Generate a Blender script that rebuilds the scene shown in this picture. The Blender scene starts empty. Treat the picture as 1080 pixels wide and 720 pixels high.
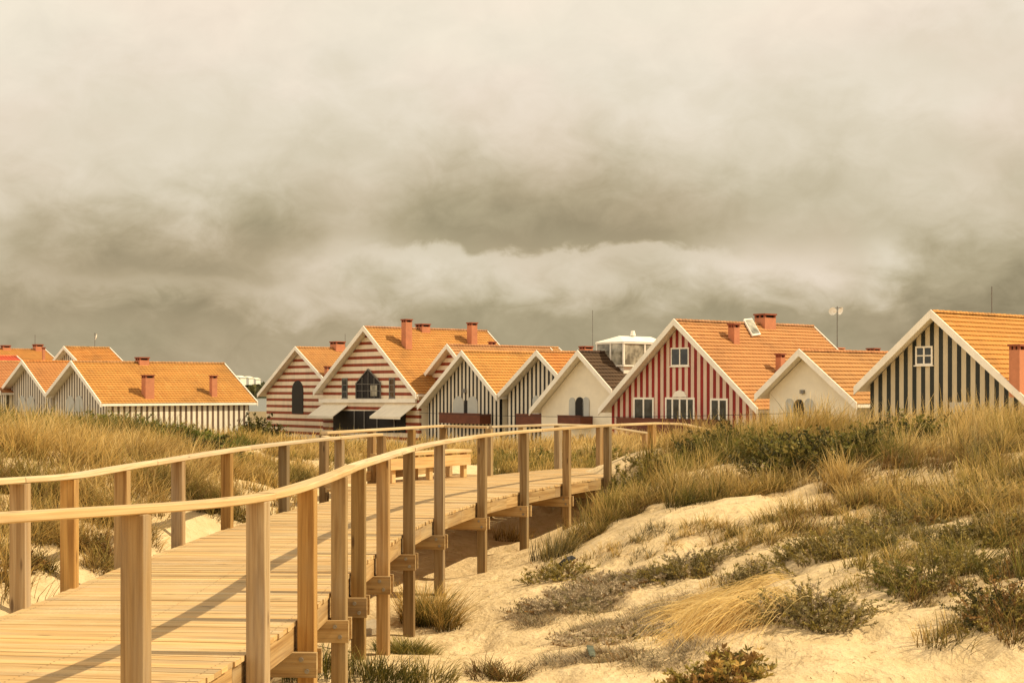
import bpy, math, random
import numpy as np
from mathutils import Vector, Matrix

random.seed(7)
RNG = np.random.default_rng(11)
SC = bpy.context.scene
COL = SC.collection
R = math.radians
CAM = Vector((0, 0, 1.61))
FPX, CX, HZ = 1500.0, 540.0, 409.0          # focal length, centre column and horizon row measured in the photograph


def at(px, py, Y):
    return Vector(((px - CX) / FPX * Y, Y, CAM.z + (HZ - py) / FPX * Y))


# ------------------------------------------------------------------ object helpers
def tag(o, label=None, cat=None, group=None, kind=None):
    if label: o['label'] = label
    if cat: o['category'] = cat
    if group: o['group'] = group
    if kind: o['kind'] = kind
    return o


def empty(name, loc=(0, 0, 0), rz=0.0):
    o = bpy.data.objects.new(name, None)
    COL.objects.link(o)
    o.location = loc
    o.rotation_euler = (0, 0, rz)
    o.empty_display_size = 0.3
    return o


class MB:
    """collects faces with a uv and one colour per face, and links them as one mesh object"""
    def __init__(self):
        self.v, self.f, self.uv, self.c = [], [], [], []

    def face(self, pts, col=(1, 1, 1), uv=None):
        i = len(self.v)
        self.v += [tuple(p) for p in pts]
        self.f.append(tuple(range(i, i + len(pts))))
        self.uv.append(uv or [(0, 0)] * len(pts))
        self.c.append(col)

    def hexa(self, b, t, col=(1, 1, 1), axis_len=1.0, off=(0, 0)):
        """b and t: four points each (same turning sense, seen from above counter-clockwise)"""
        w = (Vector(b[1]) - Vector(b[0])).length
        ox, oy = off
        self.face([b[3], b[2], b[1], b[0]], col, [(ox, oy), (ox + w, oy), (ox + w, oy + .1), (ox, oy + .1)])
        self.face(t, col, [(ox, oy), (ox + w, oy), (ox + w, oy + .1), (ox, oy + .1)])
        for i in range(4):
            j = (i + 1) % 4
            self.face([b[i], b[j], t[j], t[i]], col)

    def box(self, x0, x1, y0, y1, z0, z1, col=(1, 1, 1)):
        b = [(x0, y0, z0), (x1, y0, z0), (x1, y1, z0), (x0, y1, z0)]
        t = [(x0, y0, z1), (x1, y0, z1), (x1, y1, z1), (x0, y1, z1)]
        self.hexa(b, t, col)

    def bar(self, p0, p1, w, h, up=(0, 0, 1), col=(1, 1, 1)):
        """rectangular timber from p0 to p1, w across, h along up; grain runs along the uv's first axis"""
        p0, p1, up = Vector(p0), Vector(p1), Vector(up)
        d = p1 - p0
        L = d.length
        d.normalize()
        s = d.cross(up).normalized()
        n = s.cross(d).normalized()
        ox, oy = random.uniform(0, 40), random.uniform(0, 40)
        q = [(-1, -1), (1, -1), (1, 1), (-1, 1)]
        A = [p0 + s * (a * w / 2) + n * (b * h / 2) for a, b in q]
        B = [p1 + s * (a * w / 2) + n * (b * h / 2) for a, b in q]
        vs = [0, w, w + h, 2 * w + h, 2 * w + 2 * h]
        for i in range(4):
            j = (i + 1) % 4
            self.face([A[i], A[j], B[j], B[i]], col,
                      [(ox, oy + vs[i]), (ox, oy + vs[i + 1]), (ox + L, oy + vs[i + 1]), (ox + L, oy + vs[i])])
        self.face([A[3], A[2], A[1], A[0]], col, [(ox, oy), (ox + .02, oy), (ox + .02, oy + h), (ox, oy + h)])
        self.face(B, col, [(ox, oy), (ox + .02, oy), (ox + .02, oy + h), (ox, oy + h)])

    def tube(self, p0, p1, r, n=8, r1=None, col=(1, 1, 1)):
        p0, p1 = Vector(p0), Vector(p1)
        d = (p1 - p0).normalized()
        a = d.orthogonal().normalized()
        b = d.cross(a)
        r1 = r if r1 is None else r1
        A = [p0 + (a * math.cos(t) + b * math.sin(t)) * r for t in [2 * math.pi * k / n for k in range(n)]]
        B = [p1 + (a * math.cos(t) + b * math.sin(t)) * r1 for t in [2 * math.pi * k / n for k in range(n)]]
        for i in range(n):
            j = (i + 1) % n
            self.face([A[i], A[j], B[j], B[i]], col)
        self.face(A[::-1], col)
        self.face(B, col)

    def prism(self, poly, y0, y1, col=(1, 1, 1)):
        """poly in (x, z), counter-clockwise seen from -y; extruded along y"""
        n = len(poly)
        self.face([(x, y0, z) for x, z in poly], col)
        self.face([(x, y1, z) for x, z in poly[::-1]], col)
        for i in range(n):
            j = (i + 1) % n
            (xa, za), (xb, zb) = poly[i], poly[j]
            self.face([(xa, y0, za), (xa, y1, za), (xb, y1, zb), (xb, y0, zb)], col)

    def build(self, name, mat, parent=None, bevel=0.0, smooth=False):
        me = bpy.data.meshes.new(name)
        me.from_pydata(self.v, [], self.f)
        uvl = me.uv_layers.new(name='UVMap')
        flat = [c for f in self.uv for p in f for c in p]
        uvl.data.foreach_set('uv', flat)
        ca = me.color_attributes.new('Col', 'FLOAT_COLOR', 'CORNER')
        cols = []
        for f, c in zip(self.f, self.c):
            cols += [c[0], c[1], c[2], 1.0] * len(f)
        ca.data.foreach_set('color', cols)
        import bmesh
        bm = bmesh.new()
        bm.from_mesh(me)
        bmesh.ops.remove_doubles(bm, verts=bm.verts, dist=0.00005)
        bmesh.ops.recalc_face_normals(bm, faces=bm.faces)
        bm.to_mesh(me)
        bm.free()
        if smooth:
            me.polygons.foreach_set('use_smooth', [True] * len(me.polygons))
        o = bpy.data.objects.new(name, me)
        COL.objects.link(o)
        if mat: me.materials.append(mat)
        if parent is not None: o.parent = parent
        if bevel:
            m = o.modifiers.new('edge', 'BEVEL')
            m.width = bevel
            m.segments = 2
            m.limit_method = 'ANGLE'
            m.angle_limit = R(40)
        return o


# ------------------------------------------------------------------ node helpers
class N:
    def __init__(self, tree):
        self.t = tree

    def n(self, typ, **kw):
        nd = self.t.nodes.new(typ)
        for k, v in kw.items():
            if k.startswith('i_'):
                key = k[2:]
                key = int(key) if key.isdigit() else key.replace('_', ' ')
                nd.inputs[key].default_value = v
            else:
                setattr(nd, k, v)
        return nd

    def l(self, a, b):
        self.t.links.new(a, b)

    def math(self, op, a, b=None, c=None, clamp=False):
        nd = self.t.nodes.new('ShaderNodeMath')
        nd.operation = op
        nd.use_clamp = clamp
        for i, x in enumerate((a, b, c)):
            if x is None: continue
            if isinstance(x, (int, float)): nd.inputs[i].default_value = x
            else: self.l(x, nd.inputs[i])
        return nd.outputs[0]

    def mix(self, fac, a, b, blend='MIX'):
        nd = self.t.nodes.new('ShaderNodeMix')
        nd.data_type = 'RGBA'
        nd.blend_type = blend
        nd.clamp_factor = True
        for x, i in ((fac, 0), (a, 6), (b, 7)):
            if isinstance(x, (int, float)): nd.inputs[i].default_value = x
            elif isinstance(x, (tuple, list)): nd.inputs[i].default_value = (*x[:3], 1)
            else: self.l(x, nd.inputs[i])
        return nd.outputs[2]

    def noise(self, vec, scale, detail=4, rough=.5, dist=0.0):
        nd = self.n('ShaderNodeTexNoise')
        nd.inputs['Scale'].default_value = scale
        nd.inputs['Detail'].default_value = detail
        nd.inputs['Roughness'].default_value = rough
        nd.inputs['Distortion'].default_value = dist
        if vec is not None: self.l(vec, nd.inputs['Vector'])
        return nd.outputs[0]

    def scale(self, vec, s):
        nd = self.n('ShaderNodeMapping')
        nd.inputs['Scale'].default_value = s
        self.l(vec, nd.inputs['Vector'])
        return nd.outputs[0]

    def ramp(self, fac, stops):
        nd = self.n('ShaderNodeValToRGB')
        cr = nd.color_ramp
        while len(cr.elements) < len(stops): cr.elements.new(.5)
        for e, (p, c) in zip(cr.elements, stops):
            e.position = p
            e.color = (*c, 1) if len(c) == 3 else c
        self.l(fac, nd.inputs[0])
        return nd.outputs[0]

    def mapr(self, x, a, b, c=0., d=1., smooth=True):
        nd = self.n('ShaderNodeMapRange')
        nd.interpolation_type = 'SMOOTHSTEP' if smooth else 'LINEAR'
        nd.inputs['From Min'].default_value = a
        nd.inputs['From Max'].default_value = b
        nd.inputs['To Min'].default_value = c
        nd.inputs['To Max'].default_value = d
        self.l(x, nd.inputs['Value'])
        return nd.outputs[0]

    def bump(self, h, strength=.3, dist=.02):
        nd = self.n('ShaderNodeBump')
        nd.inputs['Strength'].default_value = strength
        nd.inputs['Distance'].default_value = dist
        self.l(h, nd.inputs['Height'])
        return nd.outputs[0]


def new_mat(name):
    m = bpy.data.materials.new(name)
    m.use_nodes = True
    m.node_tree.nodes.clear()
    k = N(m.node_tree)
    out = k.n('ShaderNodeOutputMaterial')
    p = k.n('ShaderNodeBsdfPrincipled')
    k.l(p.outputs[0], out.inputs[0])
    p.inputs['Specular IOR Level'].default_value = .3
    return m, k, p, out


def plain(name, col, rough=.7, var=.12, scale=3.0, metal=0.0, bump=.0):
    m, k, p, _ = new_mat(name)
    tc = k.n('ShaderNodeTexCoord')
    no = k.noise(tc.outputs['Object'], scale, 6, .65)
    lo = tuple(c * (1 - var * 1.6) for c in col)
    hi = tuple(min(1, c * (1 + var)) for c in col)
    k.l(k.ramp(no, [(.3, lo), (.7, hi)]), p.inputs['Base Color'])
    p.inputs['Roughness'].default_value = rough
    p.inputs['Metallic'].default_value = metal
    if bump:
        k.l(k.bump(k.noise(tc.outputs['Object'], scale * 12, 5), bump, .02), p.inputs['Normal'])
    return m


def wood_mat(name, base, dark, pale, rough=.72, sandy=False):
    """softwood: grain along uv.x, per-board tint from the colour attribute, knots and silvering"""
    m, k, p, _ = new_mat(name)
    uv = k.n('ShaderNodeUVMap').outputs[0]
    at_ = k.n('ShaderNodeAttribute', attribute_name='Col')
    oi = k.n('ShaderNodeObjectInfo')
    g = k.noise(k.scale(uv, (1.3, 70, 1)), 1.0, 5, .6, .6)
    g2 = k.noise(k.scale(uv, (.9, 17, 1)), 1.0, 3, .5, 1.1)
    big = k.noise(k.scale(uv, (.7, 3.0, 1)), 1.0, 4, .6)
    c = k.ramp(g2, [(.32, dark), (.5, base), (.72, pale)])
    c = k.mix(k.mapr(g, .42, .75, 0, .45), c, tuple(x * .48 for x in dark))
    grey = k.mapr(big, .45, .72, 0, .5)
    c = k.mix(grey, c, (.42, .34, .225))
    vo = k.n('ShaderNodeTexVoronoi')
    vo.inputs['Scale'].default_value = 1.0
    k.l(k.scale(uv, (1.7, 7.5, 1)), vo.inputs['Vector'])
    kn = k.mapr(vo.outputs['Distance'], .05, .13, .75, 0)
    c = k.mix(kn, c, (.10, .048, .018))
    c = k.mix(1.0, c, at_.outputs['Color'], 'MULTIPLY')
    if sandy:
        ob = k.n('ShaderNodeTexCoord').outputs['Object']
        sn = k.math('MULTIPLY', k.mapr(k.noise(ob, 1.1, 6, .7), .48, .72, 0, 1), k.mapr(k.noise(ob, 38, 4, .7), .42, .62, .15, .75))
        c = k.mix(sn, c, (.72, .55, .32))
    hsv = k.n('ShaderNodeHueSaturation')
    k.l(c, hsv.inputs['Color'])
    k.l(k.mapr(oi.outputs['Random'], 0, 1, .86, 1.12, False), hsv.inputs['Value'])
    k.l(hsv.outputs[0], p.inputs['Base Color'])
    p.inputs['Roughness'].default_value = rough
    p.inputs['Specular IOR Level'].default_value = .22
    k.l(k.bump(k.math('ADD', g, k.math('MULTIPLY', kn, .3)), .35, .004), p.inputs['Normal'])
    return m


def stripe_mat(name, axis, period, duty, a, b, off=0.0, ymax=None):
    """painted boarding: colour a (pale) and b (dark) alternate along one object axis, weathered"""
    m, k, p, _ = new_mat(name)
    tc = k.n('ShaderNodeTexCoord')
    sp = k.n('ShaderNodeSeparateXYZ')
    k.l(tc.outputs['Object'], sp.inputs[0])
    x = k.math('ADD', sp.outputs[axis], off)
    fr = k.math('FRACT', k.math('DIVIDE', x, period))
    st = k.math('LESS_THAN', fr, duty)
    st_s = k.mapr(fr, duty - .0001, duty + .0001, 1, 0, False)
    no = k.noise(k.scale(tc.outputs['Object'], (1.2, 1.2, .35)), 2.2, 6, .68)
    fine = k.noise(tc.outputs['Object'], 14, 4, .6)
    ca = k.ramp(no, [(.25, tuple(c * .82 for c in a)), (.62, a)])
    cb = k.ramp(no, [(.25, tuple(c * .7 for c in b)), (.72, tuple(c * 1.35 for c in b))])
    c = k.mix(st, ca, cb)
    fl = k.math('MULTIPLY', k.mapr(fine, .62, .74, 0, .35), st)
    c = k.mix(fl, c, tuple(.5 * (q + w) for q, w in zip(a, b)))
    k.l(c, p.inputs['Base Color'])
    p.inputs['Roughness'].default_value = .62
    # board joints: a groove at both ends of each stripe
    d1 = k.math('ABSOLUTE', k.math('SUBTRACT', fr, duty))
    gr = k.mapr(d1, 0, .06, 0, 1)
    k.l(k.bump(gr, .5, .02), p.inputs['Normal'])
    return m


def tile_mat(name, base, dark, pale):
    m, k, p, _ = new_mat(name)
    tc = k.n('ShaderNodeTexCoord')
    at_ = k.n('ShaderNodeAttribute', attribute_name='Col')
    sp = k.n('ShaderNodeSeparateXYZ')
    k.l(tc.outputs['Object'], sp.inputs[0])
    wv = k.math('FRACT', k.math('DIVIDE', sp.outputs[1], .24))
    hump = k.math('SINE', k.math('MULTIPLY', wv, math.pi))
    big = k.noise(tc.outputs['Object'], .4, 7, .72)
    # one tint per tile
    br = k.n('ShaderNodeTexWhiteNoise', noise_dimensions='2D')
    cb = k.n('ShaderNodeCombineXYZ')
    k.l(k.math('FLOOR', k.math('DIVIDE', sp.outputs[1], .24)), cb.inputs[0])
    k.l(k.math('FLOOR', k.math('DIVIDE', sp.outputs[2], .215)), cb.inputs[1])
    k.l(cb.outputs[0], br.inputs['Vector'])
    c = k.ramp(br.outputs['Value'], [(0, tuple(.4 * a + .6 * b for a, b in zip(dark, base))), (.25, base), (.8, base), (1, tuple(.5 * a + .5 * b for a, b in zip(pale, base)))])
    c = k.mix(k.mapr(big, .46, .70, 0, .62), c, (dark[0] * .66, dark[1] * .78, dark[2] * 1.1))
    c = k.mix(k.mapr(k.noise(tc.outputs['Object'], 1.7, 5, .7), .58, .75, 0, .3), c, (pale[0], pale[1] * 1.15, pale[2] * 2.0))
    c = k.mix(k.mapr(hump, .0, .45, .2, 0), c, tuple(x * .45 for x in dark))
    c = k.mix(1.0, c, at_.outputs['Color'], 'MULTIPLY')
    oi = k.n('ShaderNodeObjectInfo')
    hs = k.n('ShaderNodeHueSaturation')
    k.l(c, hs.inputs['Color'])
    k.l(k.mapr(oi.outputs['Random'], 0, 1, .86, 1.06, False), hs.inputs['Value'])
    k.l(k.mapr(oi.outputs['Random'], 0, 1, .84, .98, False), hs.inputs['Saturation'])
    k.l(k.mapr(k.math('FRACT', k.math('MULTIPLY', oi.outputs['Random'], 7.3)), 0, 1, .49, .507, False), hs.inputs['Hue'])
    k.l(hs.outputs[0], p.inputs['Base Color'])
    p.inputs['Roughness'].default_value = .8
    k.l(k.bump(hump, .6, .06), p.inputs['Normal'])
    return m


def glass_mat(name, col=(.03, .035, .035)):
    m, k, p, _ = new_mat(name)
    tc = k.n('ShaderNodeTexCoord')
    no = k.noise(tc.outputs['Object'], 1.6, 3)
    k.l(k.ramp(no, [(.35, tuple(c * .5 for c in col)), (.7, tuple(c * 2.2 for c in col))]), p.inputs['Base Color'])
    p.inputs['Roughness'].default_value = .08
    p.inputs['Specular IOR Level'].default_value = .8
    return m


def leaf_mat(name, rough=.6, trans=.35):
    m, k, p, out = new_mat(name)
    at_ = k.n('ShaderNodeAttribute', attribute_name='Col')
    k.l(at_.outputs['Color'], p.inputs['Base Color'])
    p.inputs['Roughness'].default_value = rough
    p.inputs['Specular IOR Level'].default_value = .25
    tr = k.n('ShaderNodeBsdfTranslucent')
    k.l(at_.outputs['Color'], tr.inputs[0])
    mx = k.n('ShaderNodeMixShader')
    mx.inputs[0].default_value = trans
    k.l(p.outputs[0], mx.inputs[1])
    k.l(tr.outputs[0], mx.inputs[2])
    k.l(mx.outputs[0], out.inputs[0])
    return m


M = {}
M['wood'] = wood_mat('boardwalk timber', (.455, .295, .125), (.31, .18, .068), (.575, .405, .195))
M['deck'] = wood_mat('deck planks', (.62, .41, .18), (.50, .305, .115), (.70, .50, .255), sandy=True)
M['rail'] = wood_mat('handrail timber', (.66, .49, .27), (.55, .38, .185), (.74, .58, .36))
M['bolt'] = plain('galvanised steel', (.35, .33, .30), .45, .1, 30, .8)
M['tile'] = tile_mat('terracotta tiles', (.53, .226, .038), (.43, .162, .025), (.60, .29, .064))
M['tile_red'] = tile_mat('red tiles', (.62, .13, .03), (.50, .09, .02), (.66, .17, .04))
M['slate'] = tile_mat('dark shingles', (.10, .052, .020), (.07, .036, .013), (.125, .07, .03))
M['white'] = plain('white paint', (.93, .87, .74), .55, .07, 1.4)
M['plaster'] = plain('white boarding', (.88, .80, .62), .7, .07, .8)
M['chim'] = plain('pink render', (.55, .22, .11), .8, .1, 2.2)
M['chim_dark'] = plain('brick red cap', (.30, .09, .045), .8, .15, 4)
M['balc'] = plain('rust brown panel', (.15, .045, .02), .55, .2, 2)
M['shut'] = plain('pale grey shutter', (.50, .50, .45), .55, .06, 2)
M['black'] = plain('dark interior', (.012, .010, .008), .6, .1, 2)
M['glass'] = glass_mat('window glass')
M['pale_glass'] = glass_mat('conservatory glass', (.30, .28, .215))
M['metal'] = plain('grey metal', (.22, .21, .19), .5, .1, 5, .4)
M['awning'] = plain('cream awning canvas', (.86, .79, .63), .8, .06, 2)
M['grass'] = leaf_mat('grass blades')
M['leaf'] = leaf_mat('shrub leaves', .55, .25)
CREAM = (.70, .62, .47)
M['s_red'] = stripe_mat('dark red vertical boards', 0, .425, .49, (.74, .56, .42), (.26, .019, .014))
M['s_blk'] = stripe_mat('black vertical boards', 0, .385, .47, (.78, .70, .55), (.022, .022, .02))
M['s_blk1'] = stripe_mat('green black vertical boards', 0, .425, .48, (.62, .53, .36), (.025, .028, .022))
M['s_hor'] = stripe_mat('brick red horizontal boards', 2, .50, .42, (.90, .77, .57), (.27, .055, .022))
M['s_brn'] = stripe_mat('grey brown vertical boards', 0, .42, .46, (.76, .69, .56), (.13, .10, .072))
M['s_side'] = stripe_mat('brown side boards', 1, .40, .42, (.86, .78, .61), (.15, .095, .06))

# ------------------------------------------------------------------ terrain
CTRL = []      # (X, Y, Z)


def cp(px, py, Y):
    p = at(px, py, Y)
    CTRL.append((p.x, p.y, p.z))


for a in [(500, 700, 13.0), (430, 690, 14.6), (460, 625, 17.6), (504, 606, 20), (549, 583, 22), (594, 562, 23.9), (637, 542, 25.6),
          (600, 700, 12.4), (700, 692, 11.8), (610, 590, 19.0), (640, 600, 17), (700, 560, 18), (720, 540, 19), (760, 520, 20),
          (700, 505, 22.5), (900, 600, 14), (1000, 560, 15), (1050, 690, 10.8), (900, 700, 11), (800, 485, 22), (900, 479, 22),
          (1000, 467, 22), (1090, 465, 22), (870, 520, 18.5), (1000, 520, 17.5), (655, 492, 26),
          (60, 560, 14.5), (230, 505, 20), (150, 525, 17), (60, 482, 21), (60, 462, 26), (150, 462, 26), (230, 478, 25),
          (330, 512, 24), (330, 505, 26), (300, 480, 31), (420, 478, 38), (540, 490, 34), (660, 470, 40), (-60, 455, 25),
          (1160, 470, 20), (1180, 560, 13), (330, 690, 12)]:
    cp(*a)
CTRL += [(-1.3, 8, -1.15), (-1.2, 10, -1.15), (-1.0, 6, -1.1), (-2.5, 12, -1.05), (-2.6, 16, -.95), (-2.2, 20, -.9), (-1, 24, -.8), (0.5, 26, -.75),
         (-3.75, 10.5, -.22), (-3.8, 13, -.2), (-3.7, 15, -.2), (-3.5, 17.5, -.25), (-3.2, 20, -.3), (-5, 9, -.1), (-8, 9, .25), (-3.9, 6, -.3),
         (-14, 14, .6), (-15, 27, .9), (-15, 45, -.2), (0, 47, -.5), (14, 47, -.4), (8, 33, .1), (14, 33, .35), (4, 32, -.5),
         (1, 4, -.9), (5, 5, -.5), (8, 8, -.1), (-8, 4, .1), (14, 10, .4), (0, 0, -.85), (-6, 34, .2), (-10, 36, .25)]
CTRL = np.array(CTRL)


def _tps(P, Q):
    d2 = ((P[:, None, :] - Q[None, :, :]) ** 2).sum(-1)
    return np.where(d2 > 0, .5 * d2 * np.log(d2 + 1e-12), 0)


_n = len(CTRL)
_K = _tps(CTRL[:, :2], CTRL[:, :2]) + np.eye(_n) * .35
_P = np.hstack([np.ones((_n, 1)), CTRL[:, :2]])
_A = np.vstack([np.hstack([_K, _P]), np.hstack([_P.T, np.zeros((3, 3))])])
_W = np.linalg.solve(_A, np.concatenate([CTRL[:, 2], np.zeros(3)]))


def vnoise(x, y, seed=0):
    xi, yi = np.floor(x).astype(np.int64), np.floor(y).astype(np.int64)
    fx, fy = x - xi, y - yi
    fx, fy = fx * fx * (3 - 2 * fx), fy * fy * (3 - 2 * fy)

    def h(a, b):
        n = (a * 374761393 + b * 668265263 + seed * 982451653) & 0x7fffffff
        n = ((n ^ (n >> 13)) * 1274126177) & 0x7fffffff
        return ((n ^ (n >> 16)) & 0xffff) / 65535.0
    a, b, c, d = h(xi, yi), h(xi + 1, yi), h(xi, yi + 1), h(xi + 1, yi + 1)
    return (a * (1 - fx) + b * fx) * (1 - fy) + (c * (1 - fx) + d * fx) * fy


def sstep(x, a, b):
    t = np.clip((x - a) / (b - a), 0, 1)
    return t * t * (3 - 2 * t)


ZV = -3.4


def terrain(X, Y):
    X, Y = np.atleast_1d(np.asarray(X, float)), np.atleast_1d(np.asarray(Y, float))
    xc, yc = np.clip(X, -16, 16), np.clip(Y, 0, 48)
    Z = np.empty_like(X)
    for i in range(0, len(X), 20000):
        q = np.stack([xc[i:i + 20000], yc[i:i + 20000]], 1)
        Z[i:i + 20000] = _tps(q, CTRL[:, :2]) @ _W[:_n] + _W[_n] + q @ _W[_n + 1:]
    near = 1 - sstep(Y, 42, 56)
    rough = .20 * (vnoise(X / 1.7, Y / 1.7, 1) - .5) + .11 * (vnoise(X / .62, Y / .62, 2) - .5) + .048 * (vnoise(X / .24 + 9, Y / .24, 3) - .5)
    Z = np.clip(Z, -1.6, 1.5)
    rough = rough - .075 * sstep(vnoise(X / .36 + 5, Y / .36 + 2, 41), .66, .88)
    under = np.exp(-((X + 1.9 - .1 * np.clip(Y - 14, 0, 20)) / 1.6) ** 2)
    Z = Z + rough * (1 - .5 * under)
    Z = Z * near + ZV * (1 - near)
    sea = sstep(Y, 330, 365) * (1 - sstep(Y, 770, 800))
    Z = Z * (1 - sea) + (-7) * sea
    far = sstep(Y, 800, 1200)
    Z = Z + far * (7 + 5 * vnoise(X / 160, Y / 160, 5))
    return Z


def tz(x, y):
    return float(terrain([x], [y])[0])


def gp(px, py, y0=4.0, y1=60.0):
    """the point of the ground met by the sight line through a pixel (used as a measuring aid for where things stand)"""
    Ys = np.linspace(y0, y1, 1400)
    Xs = (px - CX) / FPX * Ys
    Zr = CAM.z + (HZ - py) / FPX * Ys
    D = Zr - terrain(Xs, Ys)
    k = np.argmax(D < 0) if (D < 0).any() else int(np.argmin(D))
    return float(Xs[k]), float(Ys[k])


def make_ground():
    def axis(lo, hi, step, far_lo, far_hi):
        a = list(np.arange(lo, hi + step / 2, step))
        s, x = step, hi
        up = []
        while x < far_hi:
            s *= 1.17
            x += s
            up.append(x)
        s, x = step, lo
        dn = []
        while x > far_lo:
            s *= 1.17
            x -= s
            dn.append(x)
        return np.array(dn[::-1] + a + up)
    xs = axis(-8, 10.5, .085, -2600, 2600)
    ys = axis(8, 27, .085, -60, 3600)
    GX, GY = np.meshgrid(xs, ys)
    Z = terrain(GX.ravel(), GY.ravel())
    V = np.stack([GX.ravel(), GY.ravel(), Z], 1)
    nx, ny = len(xs), len(ys)
    idx = np.arange(nx * ny).reshape(ny, nx)
    F = np.stack([idx[:-1, :-1], idx[:-1, 1:], idx[1:, 1:], idx[1:, :-1]], -1).reshape(-1, 4)
    me = np_mesh('ground', V, F)
    me.polygons.foreach_set('use_smooth', np.ones(len(F), bool))
    m, k, p, _ = new_mat('sand')
    tc = k.n('ShaderNodeTexCoord').outputs['Object']
    big = k.noise(tc, .7, 5, .6)
    mid = k.noise(tc, 4.5, 6, .62)
    fine = k.noise(tc, 60, 4, .7)
    c = k.ramp(mid, [(.3, (.60, .445, .235)), (.52, (.73, .555, .315)), (.75, (.78, .615, .375))])
    c = k.mix(k.mapr(big, .35, .7, .32, 0), c, (.52, .375, .19))
    c = k.mix(k.mapr(fine, .55, .75, 0, .35), c, (.42, .30, .155))
    spk = k.noise(tc, 23, 3, .75)
    c = k.mix(k.mapr(spk, .66, .73, 0, .8), c, (.13, .085, .04))
    sp = k.n('ShaderNodeSeparateXYZ')
    k.l(tc, sp.inputs[0])
    c = k.mix(k.mapr(sp.outputs[1], 48, 60, 0, .8), c, (.16, .12, .06))
    c = k.mix(k.mapr(sp.outputs[1], 780, 800, 0, 1), c, (.05, .06, .025))
    k.l(c, p.inputs['Base Color'])
    p.inputs['Roughness'].default_value = .95
    p.inputs['Specular IOR Level'].default_value = .1
    hgt = k.math('ADD', k.math('MULTIPLY', mid, 1.0), k.math('MULTIPLY', fine, .12))
    hgt = k.math('ADD', hgt, k.math('MULTIPLY', k.noise(tc, 13, 3, .5), .42))
    k.l(k.bump(hgt, .9, .07), p.inputs['Normal'])
    me.materials.append(m)
    o = bpy.data.objects.new('ground', me)
    COL.objects.link(o)
    tag(o, 'pale golden sand of the dunes around the boardwalk', None, None, 'structure')
    # the lagoon
    mb = MB()
    mb.face([(-2500, 320, -4.2), (2500, 320, -4.2), (2500, 820, -4.2), (-2500, 820, -4.2)])
    w, k, p, _ = new_mat('lagoon water')
    tcw = k.n('ShaderNodeTexCoord').outputs['Object']
    p.inputs['Base Color'].default_value = (.16, .16, .12, 1)
    p.inputs['Roughness'].default_value = .25
    k.l(k.bump(k.noise(k.scale(tcw, (.4, 1, 1)), .5, 5), .3, .3), p.inputs['Normal'])
    o = mb.build('water', w)
    tag(o, 'grey lagoon water beyond the village', None, None, 'structure')


def np_mesh(name, V, F, C=None):
    me = bpy.data.meshes.new(name)
    V = np.asarray(V, np.float32)
    F = np.asarray(F, np.int32)
    me.vertices.add(len(V))
    me.vertices.foreach_set('co', V.ravel())
    k = F.shape[1]
    me.loops.add(F.size)
    me.loops.foreach_set('vertex_index', F.ravel())
    me.polygons.add(len(F))
    me.polygons.foreach_set('loop_start', np.arange(len(F), dtype=np.int32) * k)
    me.update(calc_edges=True)
    if C is not None:
        ca = me.color_attributes.new('Col', 'FLOAT_COLOR', 'POINT')
        C4 = np.hstack([np.asarray(C, np.float32), np.ones((len(C), 1), np.float32)])
        ca.data.foreach_set('color', C4.ravel())
    me.validate()
    return me


# ------------------------------------------------------------------ vegetation
PAL = {
    'gold': ((.42, .27, .075), (.82, .57, .19)),
    'straw': ((.50, .34, .125), (.88, .66, .28)),
    'olive': ((.13, .108, .025), (.44, .335, .085)),
    'green': ((.075, .080, .016), (.27, .235, .048)),
    'fresh': ((.060, .072, .012), (.23, .235, .040)),
    'dark': ((.024, .026, .008), (.105, .092, .022)),
    'grey': ((.32, .25, .155), (.60, .48, .31)),
    'brown': ((.17, .095, .028), (.38, .215, .07)),
    'sage': ((.16, .135, .058), (.40, .32, .135)),
}


def pal_colors(kind_idx, kinds, t):
    lo = np.array([PAL[k][0] for k in kinds])[kind_idx]
    hi = np.array([PAL[k][1] for k in kinds])[kind_idx]
    return lo + (hi - lo) * t[:, None]


def blades(base, h, dirx, bend, width, c_lo, c_hi, droop=None, S=5):
    """base (n,3); h (n); dirx (n,2) unit lean; bend (n) how far it leans; returns V, F, C"""
    n = len(base)
    t = np.linspace(0, 1, S)[None, :]
    az = RNG.uniform(0, 2 * np.pi, n)
    side = np.stack([np.cos(az), np.sin(az), np.zeros(n)], 1)
    droop = np.zeros(n) if droop is None else droop
    out = h[:, None] * bend[:, None] * (t ** 1.7)
    up = h[:, None] * (t * np.sqrt(np.clip(1 - .55 * bend[:, None] ** 2, .08, 1)) - droop[:, None] * t ** 3)
    wob = (RNG.normal(0, .05, (n, 1)) * h[:, None]) * np.sin(t * 3)
    P = np.empty((n, S, 3))
    P[..., 0] = base[:, None, 0] + dirx[:, None, 0] * out - dirx[:, None, 1] * wob
    P[..., 1] = base[:, None, 1] + dirx[:, None, 1] * out + dirx[:, None, 0] * wob
    P[..., 2] = base[:, None, 2] + up
    w = width[:, None] * (1 - t) ** .6 * .5 + .0007
    A = P - side[:, None, :] * w[..., None]
    B = P + side[:, None, :] * w[..., None]
    V = np.stack([A, B], 2).reshape(-1, 3)
    i = (np.arange(n) * S * 2)[:, None] + (np.arange(S - 1) * 2)[None, :]
    F = np.stack([i, i + 1, i + 3, i + 2], -1).reshape(-1, 4)
    tt = np.repeat(t, n, 0)[..., None]
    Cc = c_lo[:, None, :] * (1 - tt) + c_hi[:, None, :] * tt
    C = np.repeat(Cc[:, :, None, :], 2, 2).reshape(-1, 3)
    return V, F, C


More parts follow.
